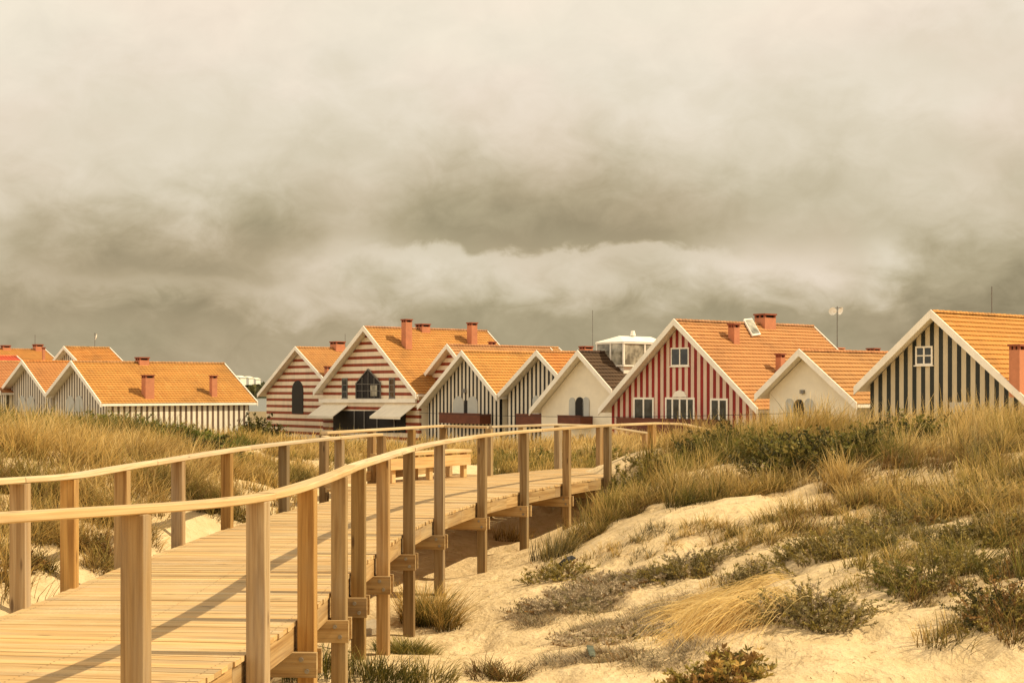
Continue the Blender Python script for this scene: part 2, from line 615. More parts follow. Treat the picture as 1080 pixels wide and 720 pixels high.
def clump_arrays(cx, cy, nb, rad, hgt, kinds, probs, spread=.55, wind=(.35, .1), width=.009, droop=.12, z0=None):
    """many clumps at once: cx, cy, nb, rad, hgt arrays"""
    rep = np.repeat(np.arange(len(cx)), nb)
    n = len(rep)
    a = RNG.uniform(0, 2 * np.pi, n)
    r = rad[rep] * np.sqrt(RNG.uniform(0, 1, n))
    x = cx[rep] + np.cos(a) * r
    y = cy[rep] + np.sin(a) * r
    z = terrain(x, y) - .03 if z0 is None else np.full(n, z0)
    h = hgt[rep] * RNG.uniform(.45, 1.12, n) * (1 - .3 * r / (rad[rep] + 1e-6))
    a2 = a + RNG.normal(0, .7, n)
    wn = np.array(wind) if not isinstance(wind, np.ndarray) else wind
    dx = np.cos(a2) * spread + wn[0] + RNG.normal(0, .15, n)
    dy = np.sin(a2) * spread + wn[1] + RNG.normal(0, .15, n)
    L = np.sqrt(dx * dx + dy * dy) + 1e-6
    bend = np.clip(L * RNG.uniform(.5, 1.25, n), .05, 1.15)
    zone = vnoise(cx / 1.5 + 3.7, cy / 1.5 + 8.1, 33) * .62 + vnoise(cx / .55, cy / .55, 34) * .2 + RNG.uniform(0, .18, len(cx))
    zone = np.argsort(np.argsort(zone)) / max(1, len(cx)) if len(cx) > 30 else RNG.uniform(0, 1, len(cx))
    order = np.argsort([sum(PAL[q][1]) for q in kinds])
    ck = order[np.minimum(np.searchsorted(np.cumsum(np.array(probs)[order]), zone), len(kinds) - 1)][rep]
    mixk = RNG.uniform(0, 1, n) < .22
    ck = np.where(mixk, RNG.choice(len(kinds), n, p=probs), ck)
    tone = np.clip(RNG.normal(.5, .3, len(cx))[rep] + RNG.normal(0, .25, n), 0, 1)
    c = pal_colors(ck, kinds, tone)
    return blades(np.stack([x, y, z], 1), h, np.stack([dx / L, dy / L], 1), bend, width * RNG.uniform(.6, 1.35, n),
                  c * .17, c * 1.2, droop * RNG.uniform(0, 2, n) * bend)  # blade feet darkened to paint in the deep shade inside clumps


def join(parts):
    Vs, Fs, Cs, o = [], [], [], 0
    for V, F, C in parts:
        Vs.append(V); Fs.append(F + o); Cs.append(C)
        o += len(V)
    return np.vstack(Vs), np.vstack(Fs), np.vstack(Cs)


def link_np(name, arr, mat, loc=None, parent=None):
    V, F, C = arr
    if loc is not None: V = V - np.asarray(loc)[None, :]
    me = np_mesh(name, V, F, C)
    me.materials.append(mat)
    o = bpy.data.objects.new(name, me)
    COL.objects.link(o)
    if loc is not None: o.location = loc
    if parent is not None: o.parent = parent
    return o


def shrub_arrays(cx, cy, cz, rx, ry, h, n_stem, n_leaf, leaf, kinds, probs, upright=.5, flat=False, zfun=True, stem_col=(.12, .075, .035)):
    """a low bush: curved twigs from the ground, each set with small leaves"""
    a = RNG.uniform(0, 2 * np.pi, n_stem)
    rr = np.sqrt(RNG.uniform(0, 1, n_stem))
    bx = cx + np.cos(a) * rr * rx * (.9 + .25 * np.sin(a * 3 + cx * 7))
    by = cy + np.sin(a) * rr * ry * (.9 + .25 * np.sin(a * 3 + cx * 7))
    bz = (terrain(bx, by) if zfun else np.full(n_stem, cz)) - .02
    ext = (1 - upright)
    lump = .7 + .5 * vnoise(bx / (.35 * rx + .05) + 3, by / (.35 * ry + .05) + 5, 17)
    tx = bx + np.cos(a) * rx * ext * RNG.uniform(.0, .5, n_stem) + RNG.normal(0, .30 * h, n_stem)
    ty = by + np.sin(a) * ry * ext * RNG.uniform(.0, .5, n_stem) + RNG.normal(0, .30 * h, n_stem)
    hh = h * RNG.uniform(.35, 1.05, n_stem) * (1 - .6 * rr ** 2) * lump
    S = 6
    t = np.linspace(0, 1, S)[None, :]
    P = np.empty((n_stem, S, 3))
    P[..., 0] = bx[:, None] + (tx - bx)[:, None] * t ** 1.5
    P[..., 1] = by[:, None] + (ty - by)[:, None] * t ** 1.5
    P[..., 2] = bz[:, None] + hh[:, None] * t ** .85
    P += RNG.normal(0, .035 * h, P.shape) * t[..., None]
    side = np.stack([-np.sin(a), np.cos(a), np.zeros(n_stem)], 1)[:, None, :]
    w = (.0045 * (1 - .7 * t))[..., None]
    V = np.stack([P - side * w, P + side * w], 2).reshape(-1, 3)
    i = (np.arange(n_stem) * S * 2)[:, None] + (np.arange(S - 1) * 2)[None, :]
    F = np.stack([i, i + 1, i + 3, i + 2], -1).reshape(-1, 4)
    C = np.tile(np.array(stem_col), (len(V), 1))
    # leaves
    nl = n_stem * n_leaf
    s = np.repeat(np.arange(n_stem), n_leaf)
    u = RNG.uniform(.12, 1, nl) ** .8
    k = np.clip((u * (S - 1)).astype(int), 0, S - 2)
    f = (u * (S - 1) - k)[:, None]
    q = P[s, k] * (1 - f) + P[s, k + 1] * f
    d = RNG.normal(0, 1, (nl, 3))
    d[:, 2] = np.abs(d[:, 2]) * .8 + .25
    d /= np.linalg.norm(d, axis=1)[:, None]
    nrm = np.cross(d, RNG.normal(0, 1, (nl, 3)))
    nrm /= np.linalg.norm(nrm, axis=1)[:, None] + 1e-9
    ln = (leaf * RNG.uniform(.6, 1.4, nl))[:, None]
    wd = ln * .2
    LV = np.stack([q, q + d * ln * .5 + nrm * wd, q + d * ln, q + d * ln * .5 - nrm * wd], 1).reshape(-1, 3)
    LF = (np.arange(nl) * 4)[:, None] + np.arange(4)[None, :]
    ck = RNG.choice(len(kinds), n_stem, p=probs)[s]
    tone = np.clip(RNG.normal(.45, .2, n_stem)[s] + .35 * (u - .5) + RNG.normal(0, .18, nl), 0, 1.2)
    LC = np.repeat(pal_colors(ck, kinds, tone), 4, 0)
    return join([(V, F, C), (LV, LF, LC)])


# ------------------------------------------------------------------ boardwalk
R_PTS = [(-4.6, 2.6), (-3.35, 4.3), (-2.62, 5.5), (-1.88, 7.05), (-1.60, 8.63), (-1.48, 9.86), (-1.42, 11.2), (-1.40, 12.4), (-1.31, 13.8),
         (-1.19, 15.6), (-.96, 17.6), (-.48, 20.0), (.13, 22.0), (.86, 23.9), (1.66, 25.6), (2.6, 27.0), (3.75, 28.3), (5.1, 29.4), (6.7, 30.3)]


def spline(pts, n=40):
    out = []
    P = [Vector((p[0], p[1], 0)) for p in pts]
    P = [P[0] * 2 - P[1]] + P + [P[-1] * 2 - P[-2]]
    for i in range(1, len(P) - 2):
        a, b, c, d = P[i - 1:i + 3]
        for k in range(n):
            t = k / n
            out.append(.5 * ((2 * b) + (c - a) * t + (2 * a - 5 * b + 4 * c - d) * t * t + (3 * b - a - 3 * c + d) * t ** 3))
    out.append(P[-2])
    # soften measuring noise
    for _ in range(60):
        out = [out[0]] + [(out[i - 1] + out[i] * 2 + out[i + 1]) / 4 for i in range(1, len(out) - 1)] + [out[-1]]
    return out


RL = spline(R_PTS)


def deck_z(Y):
    z = 0.0
    if Y > 27.2: z -= .045 * (Y - 27.2) + .17 * max(0, Y - 27.8)
    return z


def rail_r(Y):
    return .955 + .135 * (1 - float(sstep(Y, 5.2, 9.4)))


def rail_l(Y):
    return .905 + .085 * (1 - float(sstep(Y, 9.0, 12.2)))


cum = [0]
for i in range(1, len(RL)): cum.append(cum[-1] + (RL[i] - RL[i - 1]).length)


def at_s(s):
    s = max(0, min(cum[-1] - 1e-6, s))
    i = int(np.searchsorted(cum, s, side='right')) - 1
    i = min(max(i, 0), len(RL) - 2)
    f = (s - cum[i]) / (cum[i + 1] - cum[i])
    p = RL[i].lerp(RL[i + 1], f)
    a, b = RL[max(0, i - 6)], RL[min(len(RL) - 1, i + 7)]
    t = (b - a).normalized()
    return p, t, Vector((-t.y, t.x, 0))       # point, tangent, normal to the left


def s_of_Y(Y, off=0.0):
    best, bs = 9e9, 0
    for s in np.arange(0, cum[-1], .02):
        p, t, n = at_s(float(s))
        y = p.y + n.y * off
        if abs(y - Y) < best: best, bs = abs(y - Y), float(s)
    return bs


W_IN = 2.10
BAY = [Vector((-2.42, 20.9, 0)), Vector((-3.0, 22.7, 0)), Vector((-1.30, 26.9, 0)), Vector((-.42, 26.1, 0))]


def seg_hit(p, d, a, b):
    e = b - a
    den = d.x * e.y - d.y * e.x
    if abs(den) < 1e-9: return None
    w = a - p
    t = (w.x * e.y - w.y * e.x) / den
    u = (w.x * d.y - w.y * d.x) / den
    return t if 0 <= u <= 1 and t > 0 else None


def shade():
    v = random.choice([1, 1, 1, .93, 1.07, .86, 1.12])
    v *= random.uniform(.93, 1.06)
    w = random.uniform(-.04, .05)
    return (v * (1 + w), v, v * (1 - w * 1.3))


def make_boardwalk():
    root = empty('boardwalk', (-1.8, 12, -1.0))
    tag(root, 'raised wooden boardwalk with post railings winding over the sand', 'boardwalk')
    inv = Matrix.Translation(-Vector(root.location))

    def fin(mb, name, mat, parent=root, bevel=0.0):
        o = mb.build(name, mat, None, bevel)
        o.data.transform(inv)
        o.parent = parent
        if parent is not root: o.location = (0, 0, 0)
        return o
    # planks
    mb = MB()
    s = .4
    pitch, gap = .118, .009
    while s < cum[-1] - .2:
        p, t, n = at_s(s)
        z = deck_z(p.y)
        tz_ = (deck_z(p.y + t.y * .1) - z) / .1
        a = p + n * random.uniform(.0, .016)
        ext = W_IN + .03
        for i in range(3):
            h = seg_hit(p, n, BAY[i], BAY[i + 1])
            if h and h > W_IN * .8: ext = max(ext, h - .07)
        b = p + n * (ext + random.uniform(-.01, .012))
        dz = random.uniform(-.002, .002)
        cuts = [0, 1] if ext < 2.6 else [0, 2.0 / ext, 1]
        for q in range(len(cuts) - 1):
            c0, c1 = a.lerp(b, cuts[q]), a.lerp(b, cuts[q + 1])
            if 7 < p.y < 21:
                for o_ in (.07, W_IN / 2, W_IN - .05):
                    for e_ in (-.028, .028):
                        h_ = p + n * (o_ + random.uniform(-.006, .006)) + t * (e_ + random.uniform(-.004, .004))
                        mb.face([(h_.x + .0055 * math.cos(w_), h_.y + .0055 * math.sin(w_), z + .0025) for w_ in (0, 1.047, 2.094, 3.142, 4.189, 5.236)], (.16, .15, .16), [(3, 3)] * 6)
            mb.bar((c0.x, c0.y, z - .016 + dz), (c1.x, c1.y, z - .016 + dz), pitch - gap, .032, (t.x * -tz_, t.y * -tz_, 1), shade())
        s += pitch
    fin(mb, 'decking', M['deck'])
    # side beams under the planks
    for off, nm in ((.045, 'edge_beam'), (W_IN - .02, 'edge_beam'), (W_IN / 2, 'joist')):
        mb = MB()
        S = np.arange(.4, cum[-1] - .2, 1.55)
        for s0 in S:
            s1 = min(s0 + 1.545, cum[-1] - .2)
            n_sub = 2
            for k in range(n_sub):
                sa, sb = s0 + (s1 - s0) * k / n_sub, s0 + (s1 - s0) * (k + 1) / n_sub
                p, t, n = at_s(sa)
                q, t2, n2 = at_s(sb)
                A, B = p + n * off, q + n2 * off
                mb.bar((A.x, A.y, deck_z(p.y) - .035 - .085), (B.x, B.y, deck_z(q.y) - .035 - .085), .05, .17, (0, 0, 1), shade())
        fin(mb, nm, M['wood'])
    # posts, bearers and bolts on the seaward and landward side
    YR = [4.6, 7.0, 8.63, 9.86, 11.2, 12.4, 13.8, 15.6, 17.6, 20.0, 22.0, 23.9, 25.6, 27.0, 28.3, 29.5]
    YL = [9.35, 10.45, 11.5, 12.9, 14.6, 16.4, 18.6, 20.75, 22.3]
    PT = .118

    def post(p, t, ztop, dark=1.0):
        g = tz(p.x, p.y) - .35
        mb = MB()
        c = shade()
        v = random.choice([(1, 1, 1), (.90, .97, 1.2), (1.05, .95, .72), (.84, .82, .84), (.95, .92, .9)])
        c = tuple(x * dark * y for x, y in zip(c, v))
        mb.bar((p.x, p.y, g), (p.x, p.y, ztop), PT, PT, (t.x, t.y, 0), c)
        o = fin(mb, 'post', M['wood'], bevel=.006)
        return o
    darks = {13.8: .80, 15.6: .46, 17.6: .66, 12.4: .78, 8.63: .9, 20.0: .62, 22.0: .60, 23.9: .62, 25.6: .56}  # timber tints lowered so the colour carries the shade of the front faces
    for Y in YR:
        s = s_of_Y(Y)
        p, t, n = at_s(s)
        q = p - n * .062
        z = deck_z(p.y)
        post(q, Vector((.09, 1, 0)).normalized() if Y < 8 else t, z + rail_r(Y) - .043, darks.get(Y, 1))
        # bearer across, under the edge beams, clasping the post
        mb = MB()
        zb = z - .035 - .17 - .085
        a = q - n * .085 + t * (PT / 2 + .024)
        b = p + n * (W_IN + .22) + t * (PT / 2 + .024)
        a2 = q - n * .085 - t * (PT / 2 + .024)
        b2 = p + n * (W_IN + .22) - t * (PT / 2 + .024)
        col = shade()
        mb.bar((a.x, a.y, zb), (b.x, b.y, zb), .045, .17, (0, 0, 1), col)
        mb.bar((a2.x, a2.y, zb), (b2.x, b2.y, zb), .045, .17, (0, 0, 1), col)
        be = fin(mb, 'bearer', M['wood'])
        for dz in (-.04, .04):
            sg = -1
            mb = MB()
            c = q + n * (.02 if dz > 0 else -.02) + t * sg * (PT / 2 + .024 + .0225)
            mb.tube((c.x, c.y, zb + dz), (c.x + t.x * sg * .014, c.y + t.y * sg * .014, zb + dz), .016, 10)
            fin(mb, 'bolt', M['bolt'], be)
        # inner stump carrying the other end of the bearer
        if Y > 8 and not any(abs(Y - yl) < .1 for yl in YL):
            r = p + n * (W_IN + .1)
            g = tz(r.x, r.y) - .3
            if g < zb - .15:
                mb = MB()
                mb.bar((r.x, r.y, g), (r.x, r.y, zb + .06), PT * .95, PT * .95, (t.x, t.y, 0), shade())
                fin(mb, 'stump', M['wood'])
    for Y in YL:
        s = s_of_Y(Y, W_IN + .062)
        p, t, n = at_s(s)
        q = p + n * (W_IN + .062)
        post(q, t, rail_l(Y) - .043, {18.6: .46, 16.4: .74, 22.3: .6, 20.75: .8}.get(Y, 1))  # darker tints here also carry painted shade on the post fronts
    # bay posts and the landward posts beyond the bay
    d01 = (BAY[1] - BAY[0]).normalized()
    d12 = (BAY[2] - BAY[1]).normalized()
    post(BAY[1], d12, .86, .6)
    post(BAY[1].lerp(BAY[2], .36), d12, .86, .75)
    post(BAY[1].lerp(BAY[2], .70), d12, .86, .6)
    post(BAY[2], d12, .86, .6)
    post(BAY[3], d12, .86, .85)
    far_left = []
    for Y in (27.35, 28.35, 29.4, 30.4):
        s = s_of_Y(Y, W_IN + .062)
        p, t, n = at_s(s)
        q = p + n * (W_IN + .062)
        far_left.append((q, deck_z(p.y) + .9))
        post(q, t, deck_z(p.y) + .9 - .043, .85)

    # handrails: planks laid flat on the post tops, jointed over posts
    def rail(points, name='handrail', w=.13, h=.043):
        L = len(points)
        ch = .007
        prof = [(-w / 2 + ch, -h), (w / 2 - ch, -h), (w / 2, -h + ch), (w / 2, -ch), (w / 2 - ch, 0), (-w / 2 + ch, 0), (-w / 2, -ch), (-w / 2, -h + ch)]

        def side(k):
            d = points[min(L - 1, k + 1)] - points[max(0, k - 1)]
            d.z = 0
            d.normalize()
            return Vector((-d.y, d.x, 0))
        i0 = 0
        while i0 < L - 1:
            i1, ln = i0, 0
            while i1 < L - 1 and ln < 3.3:
                ln += (points[i1 + 1] - points[i1]).length
                i1 += 1
            if L - 1 - i1 < 4: i1 = L - 1
            mb = MB()
            col = shade()
            g = random.choice([(1, 1, 1), (.94, .97, 1.06), (1.03, .99, .9)])
            col = tuple(a * b for a, b in zip(col, g))
            u, v0 = random.uniform(0, 30), random.uniform(0, 30)
            lift = random.uniform(-.0025, .0025)
            yaw = random.uniform(-.005, .005)
            prev = None
            for k in range(i0, i1 + 1):
                n = side(k)
                p = points[k] + n * yaw + Vector((0, 0, lift))
                if k == i0 and i0 > 0: p = p + (points[k + 1] - points[k]).normalized() * .004
                if k == i1 and i1 < L - 1: p = p - (points[k] - points[k - 1]).normalized() * .004
                ring = [p + n * x + Vector((0, 0, z)) for x, z in prof]
                if prev:
                    d = (points[k] - points[k - 1]).length
                    vv = 0
                    for q in range(8):
                        (x0, z0), (x1, z1) = prof[q], prof[(q + 1) % 8]
                        dv = math.hypot(x1 - x0, z1 - z0)
                        mb.face([prev[q], prev[(q + 1) % 8], ring[(q + 1) % 8], ring[q]], col,
                                [(u, v0 + vv), (u, v0 + vv + dv), (u + d, v0 + vv + dv), (u + d, v0 + vv)])
                        vv += dv
                    u += d
                if k in (i0, i1): mb.face(ring if k == i1 else ring[::-1], col, [(u, v0)] * 8)
                prev = ring
            fin(mb, name, M['rail'])
            i0 = i1
    pr = []
    for s in np.arange(.4, cum[-1] - .1, .3):
        p, t, n = at_s(float(s))
        q = p - n * .055
        pr.append(Vector((q.x, q.y, deck_z(p.y) + rail_r(p.y))))
    rail(pr)
    pl = []
    s_end = s_of_Y(22.45, W_IN + .06)
    for s in np.arange(.4, s_end, .3):
        p, t, n = at_s(float(s))
        q = p + n * (W_IN + .06)
        pl.append(Vector((q.x, q.y, rail_l(q.y))))
    rail(pl)
    for a, b in ((BAY[1], BAY[2]), (BAY[2], BAY[3])):
        m = [a.lerp(b, k / 4) + Vector((0, 0, .915 if b is BAY[2] else .912)) for k in range(5)]
        rail(m)
    q0 = s_of_Y(20.75, W_IN + .062)
    p, t, n = at_s(q0)
    e0 = p + n * (W_IN + .062)
    rail([e0 + (BAY[1] - e0) * (k / 3) + Vector((0, 0, .850)) for k in range(4)], w=.1)
    fl = [BAY[3] + Vector((0, 0, .918))] + [q + Vector((0, 0, z + .003)) for q, z in far_left]
    rail([fl[0], fl[0].lerp(fl[1], .5)] + fl[1:])
    # seaside bench in the bay
    bz = empty('bench', (-1.4, 24.9, 0.0))
    tag(bz, 'slatted timber bench inside the railed bay of the boardwalk', 'bench')
    d = (Vector((-.72, 25.75, 0)) - Vector((-2.05, 23.9, 0)))
    Lb = d.length
    d.normalize()
    nn = Vector((-d.y, d.x, 0))
    o0 = Vector((-2.05, 23.9, 0))
    ib = Matrix.Translation(-Vector(bz.location))

    def finb(mb, name, mat=M['deck']):
        o = mb.build(name, mat, None, .004)
        o.data.transform(ib)
        o.parent = bz
    for k in range(3):
        mb = MB()
        a = o0 + nn * (.08 + k * .155)
        b = a + d * Lb
        mb.bar((a.x, a.y, .475), (b.x, b.y, .475), .14, .05, (0, 0, 1), shade())
        finb(mb, 'seat_slat')
    mb = MB()
    a = o0 + nn * .03 + d * .03
    b = a + d * (Lb - .06)
    mb.bar((a.x, a.y, .32), (b.x, b.y, .32), .045, .19, (0, 0, 1), shade())
    finb(mb, 'apron')
    for f in (.08, .52, .95):
        for g in (.07, .40):
            mb = MB()
            a = o0 + d * (Lb * f) + nn * (g + .045)
            mb.bar((a.x, a.y, .002), (a.x, a.y, .45), .09, .09, (d.x, d.y, 0), shade())
            finb(mb, 'leg')
    # low toe boards at the back of the bay
    mb = MB()
    for a, b in ((BAY[1], BAY[2]), (BAY[0], BAY[1])):
        dd = (b - a).normalized()
        aa, bb = a + dd * .08, b - dd * .08
        mb.bar((aa.x, aa.y, .12), (bb.x, bb.y, .12), .04, .17, (0, 0, 1), shade())
    fin(mb, 'toe_board', M['wood'])
    return root


# ------------------------------------------------------------------ houses
TH = R(50)
U = Vector((math.cos(TH), -math.sin(TH), 0))
RR = Vector((math.sin(TH), math.cos(TH), 0))


class House:
    def __init__(self, label, name, peak, Y, left, right, L, wall, roof='tile', set_in=.55, over=.38, L_px=None, group=None, vw=.26, side_wall=None):
        self.P = at(peak[0], peak[1], Y)
        self.s = set_in
        self.root = empty(name, (self.P.x, self.P.y, ZV), -TH)
        tag(self.root, label, 'house', group)
        self.zp = self.P.z - ZV

        def half(px, sign):
            k = (px - CX) / FPX
            # (X + sign*w*U.x) = k*(Y + sign*w*U.y)
            w = (k * self.P.y - self.P.x) / (sign * (U.x - k * U.y))
            return w
        self.wl = half(left[0], -1)
        self.wr = half(right[0], 1)
        zl = CAM.z + (HZ - left[1]) / FPX * (self.P.y + self.wl * -U.y) - ZV
        zr = CAM.z + (HZ - right[1]) / FPX * (self.P.y + self.wr * U.y) - ZV
        self.zl, self.zr = zl, zr
        if L_px:
            k = (L_px - CX) / FPX
            L = (k * self.P.y - self.P.x) / (RR.x - k * RR.y)
        self.L = L
        self.ml, self.mr = (self.zp - zl) / self.wl, (self.zp - zr) / self.wr
        self.build(wall, roof, over, vw, side_wall)

    def zroof(self, x):
        return self.zp - (-x * self.ml if x < 0 else x * self.mr)

    def ray(self, px, py):
        d = Vector(((px - CX) / FPX, 1, (HZ - py) / FPX))
        o = CAM - Vector((self.P.x, self.P.y, ZV))
        return Vector((o.dot(U), o.dot(RR), o.z)), Vector((d.dot(U), d.dot(RR), d.z))

    def on_front(self, px, py, y=None):
        o, d = self.ray(px, py)
        y = self.s if y is None else y
        t = (y - o.y) / d.y
        p = o + d * t
        return p.x, p.z

    def on_slope(self, px, py):
        """where the sight line meets the right-hand roof slope"""
        o, d = self.ray(px, py)
        # z = zp - mr*x
        t = (self.zp - self.mr * o.x - o.z) / (d.z + self.mr * d.x)
        return o + d * t

    def build(self, wall, roof, over, vw, side_wall):
        s, L = self.s, self.L
        xl, xr = -self.wl + over, self.wr - over
        t = .17
        zc = lambda x: self.zroof(x) - t
        # front gable wall
        mb = MB()
        mb.prism([(xl, 0), (xr, 0), (xr, zc(xr)), (0, zc(0)), (xl, zc(xl))], s, s + .2)
        mb.build('front_wall', M[wall], self.root)
        mb = MB()
        e = .002
        mb.prism([(xl + e, 0), (xr - .22, 0), (xr - .22, zc(xr) - .02), (0, zc(0) - .02), (xl + e, zc(xl) - .02)], s + .202, L - .5)
        mb.box(xr - .22, xr, s + .202, L - .5, 0, zc(xr) - .02)
        mb.build('side_wall', M[side_wall or 'plaster'], self.root)
        # roof: stepped rows of tiles
        mb = MB()
        for sg, w, m in ((-1, self.wl, self.ml), (1, self.wr, self.mr)):
            sl = math.hypot(w, w * m)
            nrow = max(4, int(sl / .29))
            nx, nz = m / math.hypot(1, m), 1 / math.hypot(1, m)
            for k in range(nrow):
                a, b = k / nrow, (k + 1) / nrow
                xa, xb = sg * w * a, sg * w * b
                za, zb = self.zp - w * a * m, self.zp - w * b * m
                up = .042
                A = (xa, za)
                B = (xb + sg * nx * up, zb + nz * up)
                Cc = (xb, zb)
                c = random.uniform(.93, 1.05)
                nseg = max(1, int(L / 2.5))
                for q in range(nseg):
                    y0, y1 = L * q / nseg, L * (q + 1) / nseg
                    cc = c * random.uniform(.97, 1.03)
                    mb.face([(A[0], y0, A[1]), (B[0], y0, B[1]), (B[0], y1, B[1]), (A[0], y1, A[1])], (cc, cc, cc))
                    mb.face([(B[0], y0, B[1]), (Cc[0], y0, Cc[1]), (Cc[0], y1, Cc[1]), (B[0], y1, B[1])], (.84, .8, .76))
            mb.face([(0, L, self.zp), (sg * w, L, self.zp - w * m), (sg * w, L, self.zp - w * m - .1), (0, L, self.zp - .1)], (.8, .8, .8))
        rf = mb.build('roof', M[roof], self.root)
        mb = MB()
        n = max(3, int(L / .42))
        for k in range(n):
            y0, y1 = L * k / n + .01, L * (k + 1) / n + .03
            z = self.zp + .03
            r0, r1 = .10, .12
            A = [(math.cos(q) * r0, y0, z - .03 + math.sin(q) * r0) for q in np.linspace(0, math.pi, 6)]
            B = [(math.cos(q) * r1, y1, z - .03 + math.sin(q) * r1) for q in np.linspace(0, math.pi, 6)]
            c = random.uniform(.85, 1.1)
            for i in range(5):
                mb.face([A[i], A[i + 1], B[i + 1], B[i]], (c, c, c))
            mb.face(B, (c, c, c))
        mb.build('ridge_cap', M[roof], rf)
        # soffit and bargeboards
        mb = MB()
        for sg, w, m in ((-1, self.wl, self.ml), (1, self.wr, self.mr)):
            x1 = sg * w
            z1 = self.zp - w * m
            th = .09
            a0, a1 = self.zp - .02, z1 - .02
            for (y0, y1) in ((.01, L - .01),):
                b = [(0, y0, a0 - th), (x1, y0, a1 - th), (x1, y1, a1 - th), (0, y1, a0 - th)]
                tt = [(0, y0, a0), (x1, y0, a1), (x1, y1, a1), (0, y1, a0)]
                if sg < 0: b, tt = b[::-1], tt[::-1]
                mb.hexa(b, tt)
        mb.build('soffit', M['white'], self.root)
        for y0, y1 in ((-.055, .005), (L - .005, L + .055)):
            for sg, w, m in ((-1, self.wl, self.ml), (1, self.wr, self.mr)):
                mb = MB()
                hv = math.hypot(1, m) * vw
                x1 = sg * (w + .05)
                zt, z1 = self.zp + .10, self.zp + .10 - (w + .05) * m
                b = [(sg * .0015, y0, zt - hv), (x1, y0, z1 - hv), (x1, y1, z1 - hv), (sg * .0015, y1, zt - hv)]
                tt = [(sg * .0015, y0, zt), (x1, y0, z1), (x1, y1, z1), (sg * .0015, y1, zt)]
                if sg < 0: b, tt = b[::-1], tt[::-1]
                mb.hexa(b, tt)
                mb.build('bargeboard', M['white'], self.root)
        # gutter boards along both eaves
        for sg, w, m in ((-1, self.wl, self.ml), (1, self.wr, self.mr)):
            mb = MB()
            z1 = self.zp - w * m
            x = sg * (w + .03)
            mb.box(x - .03, x + .03, .06, L - .06, z1 - .16, z1 - .015)
            mb.build('eaves_board', M['white'], self.root)

    def chimney(self, px, ytop, ybot, wpx, ridge=False, depth=None, mat='chim', dark_top=True):
        p = self.on_slope(px, ybot)
        if ridge:
            o, d = self.ray(px, ytop)
            t = -o.x / d.x
            p = o + d * t
            p = Vector((0, p.y, self.zp - .3))
        o, d = self.ray(px, ytop)
        t = (p.y - o.y) / d.y if not ridge else -o.x / d.x
        # depth along the sight line at that point
        dist = (CAM - Vector((self.P.x, self.P.y, ZV)))
        wp = Vector((self.P.x, self.P.y, ZV)) + U * p.x + RR * p.y
        Yw = wp.y
        ztop = CAM.z + (HZ - ytop) / FPX * Yw - ZV
        w = wpx / FPX * Yw
        a = w / (U.x + RR.x)             # square plan: both faces show
        b = a
        if depth: b = depth
        zb = min(self.zroof(p.x - a / 2), self.zroof(p.x + a / 2)) - .1
        mb = MB()
        mb.box(p.x - a / 2, p.x + a / 2, p.y - b / 2, p.y + b / 2, zb, ztop - .22)
        ch = mb.build('chimney', M[mat], self.root)
        mb = MB()
        for ix in (-1, 0, 1):
            for iy in (-1, 1):
                x, y = p.x + ix * (a / 2 - .05), p.y + iy * (b / 2 - .05)
                mb.box(x - .05, x + .05, y - .05, y + .05, ztop - .218, ztop - .085)
        mb.box(p.x - a / 2 - .05, p.x + a / 2 + .05, p.y - b / 2 - .05, p.y + b / 2 + .05, ztop - .083, ztop)
        mb.build('chimney_cap', M['chim_dark' if dark_top else mat], ch)
        mb = MB()
        mb.box(p.x - a / 2 + .1, p.x + a / 2 - .1, p.y - b / 2 + .1, p.y + b / 2 - .1, ztop - .219, ztop - .084)
        mb.build('flue', M['black'], ch)

    def window(self, px0, py0, px1, py1, cols=2, rows=1, name='window', y=None, fr=.07, glass='glass', frame='white', arch=False):
        x0, zt = self.on_front(px0, py0)
        x1, _ = self.on_front(px1, py0)
        _, zb = self.on_front(.5 * (px0 + px1), py1)
        _, zt = self.on_front(.5 * (px0 + px1), py0)
        yf = self.s - .05 if y is None else y
        mb = MB()
        mb.box(x0, x0 + fr, yf, self.s - .002, zb, zt)
        mb.box(x1 - fr, x1, yf, self.s - .002, zb, zt)
        mb.box(x0 + fr, x1 - fr, yf, self.s - .002, zt - fr, zt)
        mb.box(x0 + fr, x1 - fr, yf, self.s - .002, zb, zb + fr)
        for k in range(1, cols):
            xm = x0 + (x1 - x0) * k / cols
            mb.box(xm - fr * .5, xm + fr * .5, yf + .004, self.s - .002, zb + fr, zt - fr)
        for k in range(1, rows):
            zm = zb + (zt - zb) * k / rows
            for q in range(cols):
                a = x0 + (x1 - x0) * q / cols + (fr if q == 0 else fr * .5)
                b = x0 + (x1 - x0) * (q + 1) / cols - (fr if q == cols - 1 else fr * .5)
                mb.box(a, b, yf + .008, self.s - .002, zm - fr * .35, zm + fr * .35)
        # sill
        mb.box(x0 - .05, x1 + .05, yf - .05, self.s - .002, zb - .05, zb - .001)
        w = mb.build(name, M[frame], self.root)
        mb = MB()
        mb.box(x0 + fr * .5, x1 - fr * .5, self.s - .022, self.s - .004, zb + fr * .5, zt - fr * .5)
        mb.build('pane', M[glass], w)
        return x0, x1, zb, zt

    def panel(self, pts, name, mat, y=None, thick=.04, parent=None):
        y = self.s if y is None else y
        poly = [self.on_front(px, py, y) for px, py in pts]
        area = sum(poly[i][0] * poly[(i + 1) % len(poly)][1] - poly[(i + 1) % len(poly)][0] * poly[i][1] for i in range(len(poly)))
        if area < 0: poly = poly[::-1]
        mb = MB()
        mb.prism(poly, y - thick, y - .003)
        return mb.build(name, M[mat], parent or self.root)

